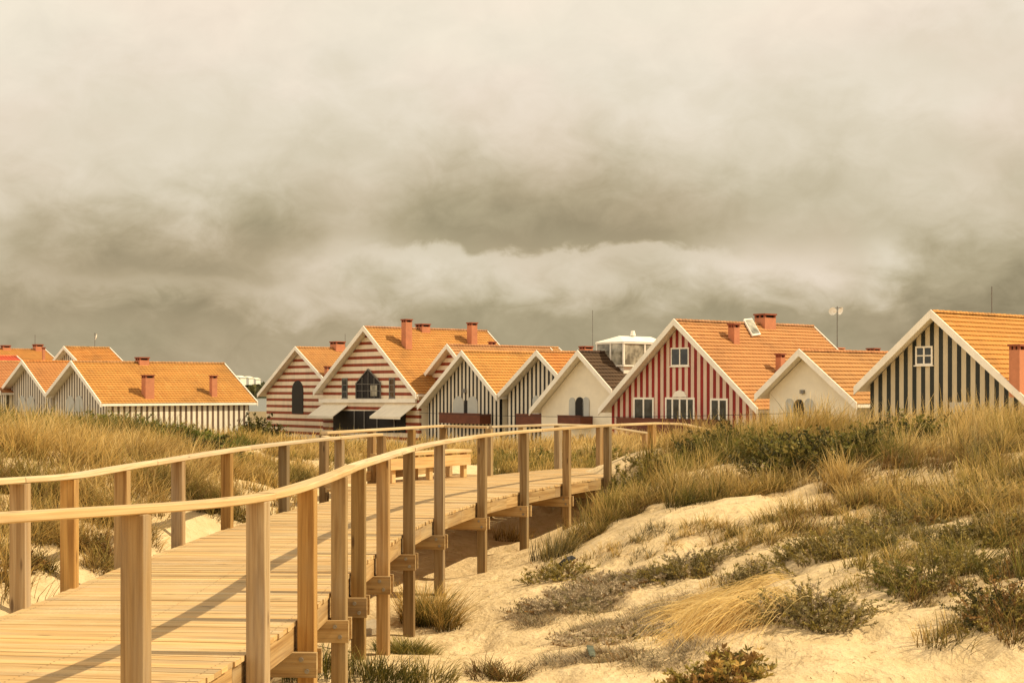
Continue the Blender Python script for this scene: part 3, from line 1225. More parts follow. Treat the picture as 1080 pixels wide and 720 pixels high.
    def arch(self, px0, py0, px1, py1, name, mat, thick=.04, parent=None, glazing=False):
        """round-headed panel"""
        x0, zt = self.on_front(px0, py0)
        x1, _ = self.on_front(px1, py0)
        _, zb = self.on_front(.5 * (px0 + px1), py1)
        _, zt = self.on_front(.5 * (px0 + px1), py0)
        r = (x1 - x0) / 2
        xc = (x0 + x1) / 2
        zs = zt - abs(r)
        poly = [(x0, zb), (x1, zb)] + [(xc + r * math.cos(a), zs + abs(r) * math.sin(a)) for a in np.linspace(0, math.pi, 10)]
        mb = MB()
        mb.prism(poly, self.s - thick, self.s - .003)
        o = mb.build(name, M[mat], parent or self.root)
        return o, (x0, x1, zb, zt)

    def balcony(self, px0, py0, px1, py1, depth=.9, mat='balc'):
        yo = self.s - depth
        x0, zt = self.on_front(px0, py0, yo)
        x1, _ = self.on_front(px1, py0, yo)
        _, zt = self.on_front(.5 * (px0 + px1), py0, yo)
        _, zb = self.on_front(.5 * (px0 + px1), py1, yo)
        mb = MB()
        mb.box(x0, x1, yo, yo + .05, zb, zt)
        mb.box(x0, x0 + .05, yo + .051, self.s - .003, zb, zt)
        mb.box(x1 - .05, x1, yo + .051, self.s - .003, zb, zt)
        b = mb.build('balcony', M[mat], self.root)
        mb = MB()
        mb.box(x0 + .051, x1 - .051, yo + .051, self.s - .003, zb + .01, zb + .12)
        mb.build('balcony_floor', M['plaster'], b)
        mb = MB()
        mb.box(x0 - .02, x1 + .02, yo - .02, yo + .07, zt + .002, zt + .04)
        mb.build('coping', M[mat], b)

    def mast(self, px, ytop, ybot, r=.025, dishes=0, y=None, cross=0):
        o, d = self.ray(px, ybot)
        t = -o.x / d.x
        p = o + d * t
        wp = Vector((self.P.x, self.P.y, ZV)) + RR * p.y
        zt = CAM.z + (HZ - ytop) / FPX * wp.y - ZV
        mb = MB()
        mb.tube((0, p.y, self.zp - .2), (0, p.y, zt), r, 6)
        for k in range(cross):
            z = zt - .12 - .28 * k
            mb.tube((-.45 + .1 * k, p.y + .1, z), (.45 - .1 * k, p.y - .1, z), r * .6, 5)
        m = mb.build('aerial_mast', M['metal'], self.root)
        for k in range(dishes):
            mb = MB()
            c = Vector((0, p.y - .05, zt - .35 - .0 * k)) + Vector(((-1) ** k * .36, 0, 0))
            ax = Vector(((-1) ** k * -.3, -.9, .25)).normalized()
            a = ax.orthogonal().normalized()
            b = ax.cross(a)
            rings = []
            for rr, dd in ((.02, -.07), (.16, -.045), (.30, .02)):
                rings.append([c + ax * dd + (a * math.cos(q) + b * math.sin(q)) * rr for q in np.linspace(0, 2 * math.pi, 13)[:-1]])
            for i in range(2):
                for j in range(12):
                    jj = (j + 1) % 12
                    mb.face([rings[i][j], rings[i][jj], rings[i + 1][jj], rings[i + 1][j]])
            mb.tube((0, p.y, c.z), c - ax * .06, .02, 5)
            mb.build('dish', M['white'], m)


def make_village():
    # --- big black-striped gable on the dune
    h = House('big black and cream striped house with one small square window under its gable', 'striped_house', (982, 329), 58.5, (902, 409), (1092, 431), 15, 's_blk1', vw=.27)
    h.window(966, 365, 984, 385, 2, 2)
    h.panel([(1002, 424), (1028, 424), (1028, 446), (1002, 446)], 'door_panel', 'shut')
    h.chimney(1073, 363, 411, 17)
    h.mast(1046, 302, 334)
    # --- small plain white gable between the black and the red house
    h = House('small plain white gabled house with an arched doorway beside the red striped house', 'white_house', (843, 370), 65, (797, 417), (903, 426), 10, 'plaster', L_px=936)
    o, _ = h.arch(838, 421, 848, 440, 'door', 'black')
    h.arch(829, 420, 837, 441, 'shutter', 'shut')
    h.arch(849, 420, 858, 441, 'shutter', 'shut')
    h.panel([(845, 411), (849, 411), (849, 415), (845, 415)], 'wall_lamp', 'metal', thick=.12)
    # --- red striped house
    h = House('large house with dark red and white vertical stripes and white framed windows', 'striped_house', (711, 338), 72, (632, 432), (799, 432), 12, 's_red', L_px=857)
    h.window(708, 366.5, 727, 386, 2, 1)
    h.window(668.5, 419, 690, 446, 2, 1, fr=.1)
    h.window(702, 419, 733, 447, 4, 1, 'french_door', fr=.1)
    h.panel([(710, 418.5), (725.5, 418.5), (722, 413), (717.5, 411.3), (713, 413)], 'pediment', 'white', thick=.08)
    h.window(749.5, 420, 768, 447, 2, 1, fr=.1)
    h.balcony(650, 442, 757, 455)
    h.window(660, 466, 676, 478, 4, 1, 'window_grille')
    h.chimney(774, 341, 360, 12)
    h.chimney(807, 331, 351, 20, ridge=True, depth=.9)
    h.chimney(823, 372.5, 395, 10)
    # roof window
    a, b, c = h.on_slope(783, 339), h.on_slope(791.5, 338), h.on_slope(801, 355)
    d = a + (c - b)
    n = Vector((h.mr, 0, 1)).normalized()
    mb = MB()
    q = [a + n * .07, d + n * .07, c + n * .07, b + n * .07]
    mb.hexa(q, [p + n * .09 for p in q])
    rw = mb.build('roof_window', M['white'], h.root)
    mb = MB()
    ctr = (a + b + c + d) / 4
    q2 = [ctr + (p - ctr) * .86 + n * .093 for p in q]
    mb.hexa(q2, [p + n * .02 for p in q2])
    mb.build('pane', M['pale_glass'], rw)
    # --- plain white house with dark roof and conservatory
    h = House('plain white house with dark roof and a glazed rooftop conservatory', 'white_house', (609.5, 371), 79.5, (559, 433), (645, 412), 9, 'plaster', 'slate')
    h.arch(607.5, 418.5, 616, 444, 'door', 'black')
    h.arch(600.5, 419, 607, 444, 'shutter', 'shut')
    h.arch(615, 418.5, 622, 444, 'shutter', 'shut')
    h.balcony(588, 438.5, 612, 448.5, .95)
    h.window(588, 467, 608, 484, 2, 1)
    h.panel([(612.5, 457.5), (615.5, 457.5), (615.5, 462), (612.5, 462)], 'wall_lamp', 'metal', thick=.12)
    x1, y0 = 1.6, 2.0
    x0, y1 = x1 - 2.25, y0 + 3.3
    zb, zt = 2.93 - ZV, 4.1 - ZV
    cn = MB()
    f = .06
    f = .1
    for x in (x0, (x0 + x1) / 2, x1 - f):
        for y in (y0, (y0 + y1) / 2, y1 - f):
            if 0 < abs(x - (x0 + x1) / 2) or 0 < abs(y - (y0 + y1) / 2):
                cn.box(x, x + f, y, y + f, zb, zt)
    for z in (zb - .12, zt):
        cn.box(x0 - .03, x1 + .03, y0 - .03, y1 + .03, z, z + .1)
    cn.box(x0 + .1, x1 - .1, y0 + .1, y1 - .1, zb - 1.4, zb - .13)
    k = cn.build('conservatory', M['white'], h.root)
    mb = MB()
    mb.box(x0 + .03, x1 - .03, y0 + .03, y1 - .03, zb, zt - .01)
    mb.build('glazing', M['pale_glass'], k)
    mb = MB()
    cx, cy = (x0 + x1) / 2, (y0 + y1) / 2
    e = .05
    q = [(x0 - e, y0 - e, zt + .105), (x1 + e, y0 - e, zt + .105), (x1 + e, y1 + e, zt + .105), (x0 - e, y1 + e, zt + .105)]
    T0, T1 = (cx, y0 + .75, zt + .47), (cx, y1 + .02, zt + .47)
    mb.face([q[0], q[1], T0]); mb.face([q[1], q[2], T1, T0]); mb.face([q[2], q[3], T1]); mb.face([q[3], q[0], T0, T1]); mb.face(q[::-1])
    mb.tube((cx + .1, cy + .1, zt + .5), (cx + .1, cy + .1, zt + .78), .16, 8, .10)
    mb.build('hipped_roof', M['white'], k)
    # --- two black-striped gables
    h = House('narrow black and white striped house tucked behind the plain white one', 'striped_house', (566, 371), 84.6, (524, 418), (604, 414), 9, 's_blk')
    h.balcony(544, 437, 574, 450)
    h.arch(562, 417, 569, 440, 'shutter', 'shut')
    h.window(551, 467, 564, 483, 2, 2)
    h = House('black and white striped house with two round topped white shutters above its balcony', 'striped_house', (487, 371), 90, (441, 428), (524, 418), 10, 's_blk')
    h.arch(478.3, 417.5, 489.5, 438, 'shutter', 'shut')
    h.arch(493.5, 417.5, 504, 438, 'shutter', 'shut')
    h.panel([(490, 422), (493, 422), (493, 438), (490, 438)], 'door', 'black')
    h.balcony(463, 436, 506, 446.5)
    h.panel([(489, 410), (492, 410), (492, 414), (489, 414)], 'wall_lamp', 'metal', thick=.12)
    # long tiled roof behind these two
    h = House('tiled house standing behind the two black striped gables', 'tiled_house', (512, 365), 99, (470, 415), (560, 412), 8, 'plaster', L_px=588)
    h.chimney(519, 360, 372, 8, ridge=True)
    h = House('low tiled house with a ridge chimney behind the conservatory', 'tiled_house', (574, 372), 104, (540, 405), (612, 405), 9, 'plaster', L_px=650)
    h.chimney(618, 365, 376, 13, ridge=True, depth=.8)
    h.mast(625, 327, 372, r=.02)
    # --- red horizontally striped group
    h = House('small gable with red horizontal stripes pressed behind a black striped house', 'striped_house', (471.5, 364), 94, (439, 406), (500, 401), 9, 's_hor')
    h = House('biggest house with red and cream horizontal stripes, pointed bay window and two awnings', 'striped_house', (383.5, 345), 98, (331, 413), (438.5, 415.5), 10, 's_hor', L_px=513, vw=.3)
    pts = [(376, 420), (376, 404), (388.5, 389), (401.5, 403.5), (401.5, 420)]
    b = h.panel(pts, 'bay_window', 'black', thick=.10)
    y = h.s - .1
    cxz = [h.on_front(px, py, y) for px, py in pts]
    mb = MB()
    for i in range(5):
        a, c = cxz[i], cxz[(i + 1) % 5]
        mb.bar((a[0], y - .02, a[1]), (c[0], y - .02, c[1]), .05, .08, (0, 1, 0))
    for px in (382.3, 388.7, 395):
        a = h.on_front(px, 420, y); c = h.on_front(px, 398 if px != 388.7 else 390, y)
        mb.bar((a[0], y - .021, a[1]), (c[0], y - .021, c[1]), .035, .05, (0, 1, 0))
    for py in (412, 405):
        a = h.on_front(376.3, py, y); c = h.on_front(401, py, y)
        mb.bar((a[0], y - .022, a[1]), (c[0], y - .022, c[1]), .035, .05, (0, 1, 0))
    mb.build('glazing_bars', M['metal'], b)
    mb = MB()
    a = h.on_front(391, 417.5, y); c = h.on_front(398, 406, y)
    mb.box(a[0], c[0], y - .03, y - .012, a[1], c[1])
    mb.build('pane', M['pale_glass'], b)
    h.window(361, 398.5, 366.7, 420, 1, 3, frame='metal')
    h.window(410.8, 398.5, 416.6, 420, 1, 3, frame='metal')
    h.panel([(338, 420.5), (440, 420.5), (440, 424.5), (338, 424.5)], 'beam', 'white', thick=.16)
    sh = h.panel([(352, 433), (428, 433), (428, 456), (352, 456)], 'shopfront', 'black', thick=.05)
    for p0, p1 in ((340, 367), (406, 438.5)):
        xa, za = h.on_front(p0, 427)
        xb, zb_ = h.on_front(p1, 428)
        mb = MB()
        dz, dy = .78, 1.25
        b_ = [(xa, h.s - dy, za - dz), (xb, h.s - dy, za - dz), (xb, h.s - .01, za), (xa, h.s - .01, za)]
        mb.hexa(b_, [(x, yy, z + .04) for x, yy, z in b_])
        mb.box(xa, xb, h.s - dy - .02, h.s - dy - .001, za - dz - .12, za - dz + .04)
        mb.build('awning', M['awning'], h.root)
    for px in (374, 384.5, 398, 416):
        a = h.on_front(px, 433, h.s - .06); c = h.on_front(px, 456, h.s - .06)
        mb = MB()
        mb.box(a[0] - .05, a[0] + .05, h.s - .10, h.s - .055, c[1], a[1])
        mb.build('mullion', M['metal'], sh)
    h.chimney(429, 336.5, 366, 11.5)
    h.chimney(446, 341.5, 354, 17, ridge=True, depth=.7)
    h.chimney(498, 340, 364, 11)
    h = House('smaller red and cream horizontal striped house with one tall arched window', 'striped_house', (311.5, 366.5), 107.5, (272, 416), (356, 416), 9, 's_hor', L_px=372)
    h.arch(308.3, 401, 320, 436, 'arched_window', 'black')
    h.chimney(356, 360, 372, 17, ridge=True, depth=.8)
    h.chimney(346, 386, 398, 8)
    h.mast(364, 352, 370, r=.02)
    # --- long low pair on the other side
    h = House('long low house with a white and brown striped side wall and two roof chimneys', 'terraced_house', (75, 381.5), 95, (48.5, 416), (106.5, 425.5), 12, 's_brn', L_px=236, side_wall='s_side', over=.2)
    h.arch(70, 417, 79, 434, 'shutter', 'shut')
    h.arch(79.6, 417, 88, 434, 'shutter', 'shut')
    h.chimney(156, 395, 418, 14)
    h.chimney(225, 395.5, 417, 8.5)
    h.chimney(150, 376.5, 384, 15, ridge=True, depth=.7)
    h = House('grey and brown striped gable joined to the long low house', 'terraced_house', (23.5, 381), 101.7, (-2, 415), (49, 417), 11, 's_brn', L_px=140)
    h.arch(19, 417, 28, 434, 'shutter', 'shut')
    h.arch(28.6, 417, 37, 434, 'shutter', 'shut')
    h = House('tiled house at the open end of the terrace, cut by the picture edge', 'terraced_house', (-29, 381), 108.3, (-60, 418), (1, 414), 11, 's_brn', L_px=110)
    # --- further roofs of the village
    h = House('distant tiled roof with a tall thin chimney behind the terrace', 'tiled_house', (-62, 367), 130, (-100, 400), (-30, 400), 10, 'plaster', L_px=47)
    h.chimney(6, 364, 369, 10, ridge=True, depth=.7)
    h.chimney(40, 363, 369, 13, ridge=True, depth=.7)
    h.chimney(46, 366, 392, 3.5)
    h.mast(37, 353, 369, r=.03)
    h = House('distant white gable with dark boards peeping over the terrace ridge', 'tiled_house', (67.5, 366), 122, (54, 383), (86, 386), 10, 's_brn', L_px=115)
    h.mast(100, 351, 370, r=.03, dishes=1, cross=3)
    h = House('low house with a bright red tiled roof behind the terrace', 'tiled_house', (-40, 375), 112, (-70, 400), (-12, 402), 10, 'plaster', 'tile_red', L_px=17)
    h = House('tiled house with a twin dish mast behind the small white gable', 'tiled_house', (836, 370), 100, (800, 400), (880, 402), 10, 'plaster', L_px=940)
    h.chimney(884, 366.5, 373, 12, ridge=True, depth=.7, dark_top=False)
    h.chimney(921, 367, 374, 14, ridge=True, depth=.7)
    h.mast(883, 323, 370, r=.035, dishes=2, cross=1)
    mb = MB()
    a, b = at(441, 434.5, 91), at(868, 433.5, 65)
    pts = [a.lerp(b, t / 12) - Vector((0, 0, .25 * (1 - (2 * t / 12 - 1) ** 2))) for t in range(13)]
    off = Vector((0, -1.4, 0))
    for p, q in zip(pts[:-1], pts[1:]): mb.tube(p + off, q + off, .014, 5)
    tag(mb.build('overhead_cable', M['black']), 'thin dark cable strung low across the house fronts', 'cable')
    # far shore buildings
    for px, py, w, d, hh, Y, lab in ((252, 400, 9, 6, 4, 1050, 'tallest of three white buildings on the far shore'),
                                     (261, 400, 8, 5, 3.4, 1080, 'middle one of three white buildings on the far shore'),
                                     (269, 401, 7, 5, 3, 1120, 'lowest of three white buildings on the far shore')):
        p = at(px, py, Y)
        r = empty('far_building', (p.x, p.y, p.z - hh * .3), -.6)
        tag(r, lab, 'building')
        mb = MB()
        mb.box(-w / 2, w / 2, -d / 2, d / 2, -3, hh * .6)
        mb.build('wall', M['white'], r)
        mb = MB()
        mb.prism([(-w / 2 - .5, hh * .6 + .01), (w / 2 + .5, hh * .6 + .01), (0, hh)], -d / 2 - .4, d / 2 + .4)
        mb.build('roof', M['plaster'], r)


# ------------------------------------------------------------------ planting of the dunes
def off_deck(x, y):
    """keep plants off the planks"""
    P = np.array([(p.x, p.y) for p in RL[::8]])
    Nn = []
    for i in range(len(P)):
        a, b = P[max(0, i - 1)], P[min(len(P) - 1, i + 1)]
        t = (b - a) / np.linalg.norm(b - a)
        Nn.append((-t[1], t[0]))
    Cn = P + np.array(Nn) * (W_IN / 2)
    d = np.sqrt(((np.stack([x, y], 1)[:, None, :] - Cn[None]) ** 2).sum(-1)).min(1)
    bay = (x > -3.1) & (x < -.2) & (y > 21) & (y < 27.2)
    return (d > W_IN / 2 + .22) & ~bay


def stuff_grass(name, label, boxes):
    parts = []
    for b in boxes:
        (x0, x1, y0, y1), n, nb, hgt, kinds, probs, thr = b[:7]
        kw = b[7] if len(b) > 7 else {}
        x = RNG.uniform(x0, x1, n)
        y = RNG.uniform(y0, y1, n)
        dens = vnoise(x / 1.3 + 31, y / 1.3 + 7, 8) * .65 + vnoise(x / .45, y / .45, 9) * .35
        keep = (dens > thr) & off_deck(x, y)
        x, y = x[keep], y[keep]
        if not len(x): continue
        hh = hgt * RNG.uniform(.6, 1.25, len(x)) * (.7 + .6 * vnoise(x / 2.2, y / 2.2, 4))
        parts.append(clump_arrays(x, y, RNG.integers(int(nb * .6), int(nb * 1.4), len(x)), RNG.uniform(.08, .22, len(x)) * kw.pop('rad', 1.0), hh, kinds, probs, **kw))
    o = link_np(name, join(parts), M['grass'])
    tag(o, label, None, None, 'stuff')
    return o


def make_plants():
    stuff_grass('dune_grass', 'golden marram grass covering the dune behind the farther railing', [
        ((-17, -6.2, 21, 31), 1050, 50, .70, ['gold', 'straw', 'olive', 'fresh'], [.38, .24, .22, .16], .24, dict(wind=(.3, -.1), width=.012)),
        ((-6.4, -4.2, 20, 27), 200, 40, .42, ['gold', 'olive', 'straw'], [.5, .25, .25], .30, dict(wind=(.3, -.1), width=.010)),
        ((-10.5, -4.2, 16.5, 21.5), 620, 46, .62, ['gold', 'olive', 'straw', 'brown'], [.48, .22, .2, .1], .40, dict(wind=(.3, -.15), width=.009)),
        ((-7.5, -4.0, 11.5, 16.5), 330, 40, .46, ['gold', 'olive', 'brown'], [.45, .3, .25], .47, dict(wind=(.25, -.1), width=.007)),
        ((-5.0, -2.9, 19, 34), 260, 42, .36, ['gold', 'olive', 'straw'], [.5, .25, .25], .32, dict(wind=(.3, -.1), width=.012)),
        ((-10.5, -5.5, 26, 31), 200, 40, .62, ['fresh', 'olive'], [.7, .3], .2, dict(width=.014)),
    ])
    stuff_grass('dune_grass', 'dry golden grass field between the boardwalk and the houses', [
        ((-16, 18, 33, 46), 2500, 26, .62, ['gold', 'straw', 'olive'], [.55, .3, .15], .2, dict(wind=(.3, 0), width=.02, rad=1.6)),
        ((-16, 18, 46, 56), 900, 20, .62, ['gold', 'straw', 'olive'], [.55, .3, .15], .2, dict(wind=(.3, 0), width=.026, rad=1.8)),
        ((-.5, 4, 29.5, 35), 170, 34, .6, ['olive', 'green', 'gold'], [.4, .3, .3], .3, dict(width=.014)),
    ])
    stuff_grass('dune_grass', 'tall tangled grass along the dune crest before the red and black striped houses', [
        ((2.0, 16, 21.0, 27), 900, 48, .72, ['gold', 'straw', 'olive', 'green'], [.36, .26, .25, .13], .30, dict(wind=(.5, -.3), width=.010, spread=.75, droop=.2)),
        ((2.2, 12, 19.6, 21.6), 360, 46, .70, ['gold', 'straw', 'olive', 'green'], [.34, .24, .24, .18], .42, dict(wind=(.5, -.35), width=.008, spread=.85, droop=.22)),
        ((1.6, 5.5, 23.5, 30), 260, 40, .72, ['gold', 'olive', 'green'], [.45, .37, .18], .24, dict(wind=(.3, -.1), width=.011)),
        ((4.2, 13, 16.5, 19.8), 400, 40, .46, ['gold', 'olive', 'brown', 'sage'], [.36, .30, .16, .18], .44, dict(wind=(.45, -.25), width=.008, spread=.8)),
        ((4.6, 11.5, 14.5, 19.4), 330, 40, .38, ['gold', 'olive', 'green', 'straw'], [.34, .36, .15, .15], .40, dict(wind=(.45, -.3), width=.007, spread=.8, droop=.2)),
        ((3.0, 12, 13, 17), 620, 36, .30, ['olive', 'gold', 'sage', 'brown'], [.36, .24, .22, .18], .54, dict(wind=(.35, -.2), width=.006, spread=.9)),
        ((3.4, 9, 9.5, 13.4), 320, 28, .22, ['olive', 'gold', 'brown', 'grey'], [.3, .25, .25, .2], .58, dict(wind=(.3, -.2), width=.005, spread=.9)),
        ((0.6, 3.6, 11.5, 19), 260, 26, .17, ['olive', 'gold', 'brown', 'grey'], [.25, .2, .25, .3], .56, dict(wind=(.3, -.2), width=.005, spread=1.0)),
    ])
    parts = []
    OG = ['gold', 'olive', 'straw', 'brown']
    for px, py, rx, ry, m, hh, kinds, probs in [
        (850, 565, .9, .5, 80, .34, OG, [.3, .45, .1, .15]), (800, 555, .6, .4, 40, .30, OG, [.3, .45, .1, .15]), (905, 578, .8, .4, 60, .30, ['olive', 'sage', 'gold'], [.5, .3, .2]),
        (960, 592, .7, .4, 60, .32, ['olive', 'green', 'gold'], [.55, .25, .2]), (1010, 578, .7, .4, 60, .34, ['olive', 'green', 'gold'], [.5, .25, .25]),
        (1060, 600, .5, .5, 60, .40, ['olive', 'green', 'brown'], [.5, .25, .25]), (998, 550, .35, .3, 40, .50, ['gold', 'green'], [.6, .4]),
        (940, 528, .9, .5, 90, .42, OG, [.35, .4, .15, .1]), (1010, 522, 1.0, .5, 110, .45, OG, [.35, .4, .15, .1]), (1062, 532, .7, .6, 80, .5, OG, [.45, .25, .2, .1]),
        (889, 518, .3, .3, 40, .68, ['gold', 'straw'], [.6, .4]), (800, 518, .6, .4, 50, .5, OG, [.4, .4, .1, .1]), (750, 522, .5, .35, 40, .42, OG, [.35, .45, .1, .1]),
        (700, 522, .5, .5, 50, .48, OG, [.3, .5, .1, .1]), (665, 538, .5, .6, 60, .48, OG, [.3, .5, .1, .1]), (1050, 662, .5, .35, 50, .35, ['olive', 'brown', 'gold'], [.5, .3, .2]),
        (985, 625, .3, .25, 26, .25, ['olive', 'brown'], [.6, .4]), (722, 602, .5, .3, 34, .24, ['sage', 'olive', 'gold'], [.5, .3, .2]), (772, 612, .3, .2, 14, .25, ['sage', 'gold'], [.6, .4]),
        (690, 562, .3, .2, 12, .2, ['sage', 'gold'], [.6, .4]), (850, 645, .45, .28, 34, .25, ['brown', 'gold', 'sage'], [.4, .3, .3]), (625, 562, .4, .5, 40, .4, OG, [.3, .5, .1, .1]),
        (655, 575, .5, .4, 16, .2, ['gold', 'sage'], [.6, .4]), (700, 578, .4, .3, 12, .18, ['gold', 'sage'], [.6, .4]), (742, 560, .5, .3, 16, .22, ['gold', 'olive'], [.6, .4]),
        (930, 610, .4, .25, 22, .2, ['olive', 'gold'], [.6, .4]), (1070, 560, .6, .4, 60, .42, OG, [.35, .4, .15, .1]), (870, 540, .7, .3, 50, .36, OG, [.4, .35, .15, .1]),
        (45, 562, .5, .5, 44, .45, OG, [.4, .35, .15, .1]), (100, 542, .6, .5, 60, .5, OG, [.4, .35, .15, .1]), (210, 522, .7, .6, 80, .5, OG, [.4, .35, .15, .1]),
        (150, 507, .9, .6, 80, .55, OG, [.4, .35, .15, .1]), (255, 502, .6, .8, 80, .45, OG, [.4, .35, .15, .1]), (30, 592, .3, .2, 18, .3, OG, [.3, .35, .1, .25]),
        (115, 602, .2, .2, 18, .35, OG, [.3, .35, .1, .25]), (60, 522, 1.0, .6, 90, .55, OG, [.4, .35, .15, .1]), (325, 507, .4, .9, 50, .38, OG, [.4, .35, .15, .1]),
    ]:
        x, y = gp(px, py)
        m = int(m * (.62 if px > 780 else .9))
        a, r = RNG.uniform(0, 2 * np.pi, m), np.sqrt(RNG.uniform(0, 1, m)) * RNG.uniform(.7, 1.15, m)
        cx, cy = x + np.cos(a) * r * rx, y + np.sin(a) * r * ry
        kk = off_deck(cx, cy)
        cx, cy = cx[kk], cy[kk]
        if len(cx) < 3: continue
        parts.append(clump_arrays(cx, cy, RNG.integers(24, 60, len(cx)), RNG.uniform(.05, .16, len(cx)), hh * RNG.uniform(.5, 1.3, len(cx)), kinds, probs,
                                  wind=(.4, -.25), width=.0075, spread=.85, droop=.2))
    tag(link_np('dune_grass', join(parts), M['grass']), 'mottled low grass patching the sandy slopes on both sides', None, None, 'stuff')
    parts = []
    for px, py, rx, ry, m in [(600, 640, .55, .5, 150), (640, 618, .6, .5, 130), (660, 665, .7, .45, 150), (700, 690, .5, .3, 80), (620, 692, .5, .3, 70), (700, 640, .4, .3, 50), (570, 655, .25, .3, 50)]:
        x, y = gp(px, py)
        a, r = RNG.uniform(0, 2 * np.pi, m), np.sqrt(RNG.uniform(0, 1, m)) * RNG.uniform(.6, 1.2, m)
        parts.append(clump_arrays(x + np.cos(a) * r * rx, y + np.sin(a) * r * ry, RNG.integers(26, 60, m), RNG.uniform(.06, .14, m), RNG.uniform(.08, .22, m),
                                  ['grey', 'sage', 'brown'], [.72, .2, .08], wind=(.2, -.1), width=.006, spread=1.2, droop=.3))
    tag(link_np('dead_grass', join(parts), M['grass']), 'grey dead creeping stems matted over the sandy slope', None, None, 'stuff')
    # small twigs and dry bits lying on the sand
    n = 11000
    x, y = RNG.uniform(-1.2, 9, n), RNG.uniform(9.5, 21, n)
    dens = vnoise(x / .8, y / .8, 21)
    k = (dens > .42) & off_deck(x, y)
    x, y = x[k], y[k]
    n = len(x)
    a = RNG.uniform(0, 2 * np.pi, n)
    c = pal_colors(RNG.integers(0, 3, n), ['brown', 'grey', 'olive'], RNG.uniform(0, 1, n)) * .8
    arr = blades(np.stack([x, y, terrain(x, y) + .006], 1), RNG.uniform(.03, .14, n), np.stack([np.cos(a), np.sin(a)], 1),
                 np.full(n, 1.05), RNG.uniform(.004, .010, n), c, c, np.full(n, .25))
    zb = np.repeat(terrain(x, y) + .004, 10)
    arr[0][:, 2] = zb + (arr[0][:, 2] - zb) * .15
    tag(link_np('twig_litter', arr, M['grass']), 'dry twigs and stalks strewn over the open sand', None, None, 'stuff')

    def tuft(px, py, nb, rad, hgt, kinds, probs, label, name='grass_tuft', cat='grass tuft', **kw):
        x, y = gp(px, py)
        z = tz(x, y)
        m = kw.pop('n', 1)
        sx, sy = kw.pop('sp', (0, 0))
        cx = x + RNG.normal(0, 1, m) * sx if m > 1 else np.array([x])
        cy = y + RNG.normal(0, 1, m) * sy if m > 1 else np.array([y])
        arr = clump_arrays(cx, cy, np.full(m, nb), np.full(m, rad), np.full(m, hgt), kinds, probs, **kw)
        o = link_np(name, arr, M['grass'], (x, y, z))
        tag(o, label, cat)

    def shrub(px, py, rx, ry, h, ns, nl, leaf, kinds, probs, label, name='shrub', cat='shrub', **kw):
        x, y = gp(px, py)
        z = tz(x, y)
        arr = shrub_arrays(x, y, z, rx, ry, h, ns, nl, leaf, kinds, probs, **kw)
        o = link_np(name, arr, M['leaf'], (x, y, z))
        tag(o, label, cat)

    G = ['gold', 'olive', 'green']
    tuft(443, 657, 330, .19, .62, G, [.42, .38, .2], 'upright green grass tuft at the foot of the darkest railing post', n=4, sp=(.17, .12), wind=(.25, -.1), width=.007, spread=.7)
    tuft(438, 688, 260, .26, .24, ['green', 'olive'], [.65, .35], 'low spreading green grass patch on sand just beneath the upright tuft', n=4, sp=(.22, .08), wind=(.2, -.1), width=.009, spread=.9)
    tuft(395, 716, 230, .24, .30, ['olive', 'green', 'gold'], [.4, .4, .2], 'green grass patch at the lower edge beside the boardwalk posts', n=3, sp=(.2, .1), wind=(.3, 0), width=.008)
    tuft(520, 708, 200, .15, .24, ['brown', 'olive', 'green'], [.45, .3, .25], 'small reddish brown grass tuft alone on the open sand', n=3, sp=(.14, .06), wind=(.1, 0), width=.007, spread=.8)
    tuft(338, 706, 160, .2, .3, ['olive', 'green', 'gold'], [.4, .3, .3], 'weedy grass between the nearest railing legs below the deck', n=3, sp=(.2, .12), wind=(.2, 0), width=.008)
    tuft(540, 570, 240, .32, .40, ['olive', 'gold'], [.6, .4], 'wispy grass tuft against the last tall leg under the deck', width=.008)
    tuft(590, 585, 100, .28, .50, ['olive', 'gold', 'sage'], [.5, .25, .25], 'leaning olive grass on the dune foot next to the boardwalk', n=5, sp=(.14, .2), width=.008)
    tuft(640, 548, 100, .26, .62, ['olive', 'gold', 'green'], [.5, .3, .2], 'thick olive grass swelling up where the boardwalk meets the dune', n=8, sp=(.15, .22), width=.009)
    def combed(px, py, n, sx, sy, length, rise, label, dirv=(-.86, -.5), fan=.22):
        x, y = gp(px, py)
        z = tz(x, y)
        bx, by = x + RNG.normal(0, 1, n) * sx, y + RNG.normal(0, 1, n) * sy
        a = math.atan2(dirv[1], dirv[0]) + RNG.normal(0, fan, n) + (by - y) * -.5
        ln = length * RNG.uniform(.45, 1.15, n)
        S = 9
        t = np.linspace(0, 1, S)[None, :]
        X = bx[:, None] + np.cos(a)[:, None] * ln[:, None] * t + RNG.normal(0, .03, (n, 1)) * np.sin(t * 4)
        Y = by[:, None] + np.sin(a)[:, None] * ln[:, None] * t + RNG.normal(0, .03, (n, 1)) * np.sin(t * 3)
        Z = terrain(X.ravel(), Y.ravel()).reshape(X.shape)
        Z = Z + (rise * RNG.uniform(.3, 1.25, n))[:, None] * np.sin(np.pi * np.clip(t * .93 + .05, 0, 1)) ** .8 - .01
        az = RNG.uniform(0, np.pi, n)
        w = (.0055 * RNG.uniform(.6, 1.4, n))[:, None] * (1 - t) ** .5 * .5 + .0007
        side = np.stack([np.cos(az), np.sin(az), np.full(n, .4)], 1)[:, None, :]
        P = np.stack([X, Y, Z], -1)
        V = np.stack([P - side * w[..., None], P + side * w[..., None]], 2).reshape(-1, 3)
        i = (np.arange(n) * S * 2)[:, None] + (np.arange(S - 1) * 2)[None, :]
        F = np.stack([i, i + 1, i + 3, i + 2], -1).reshape(-1, 4)
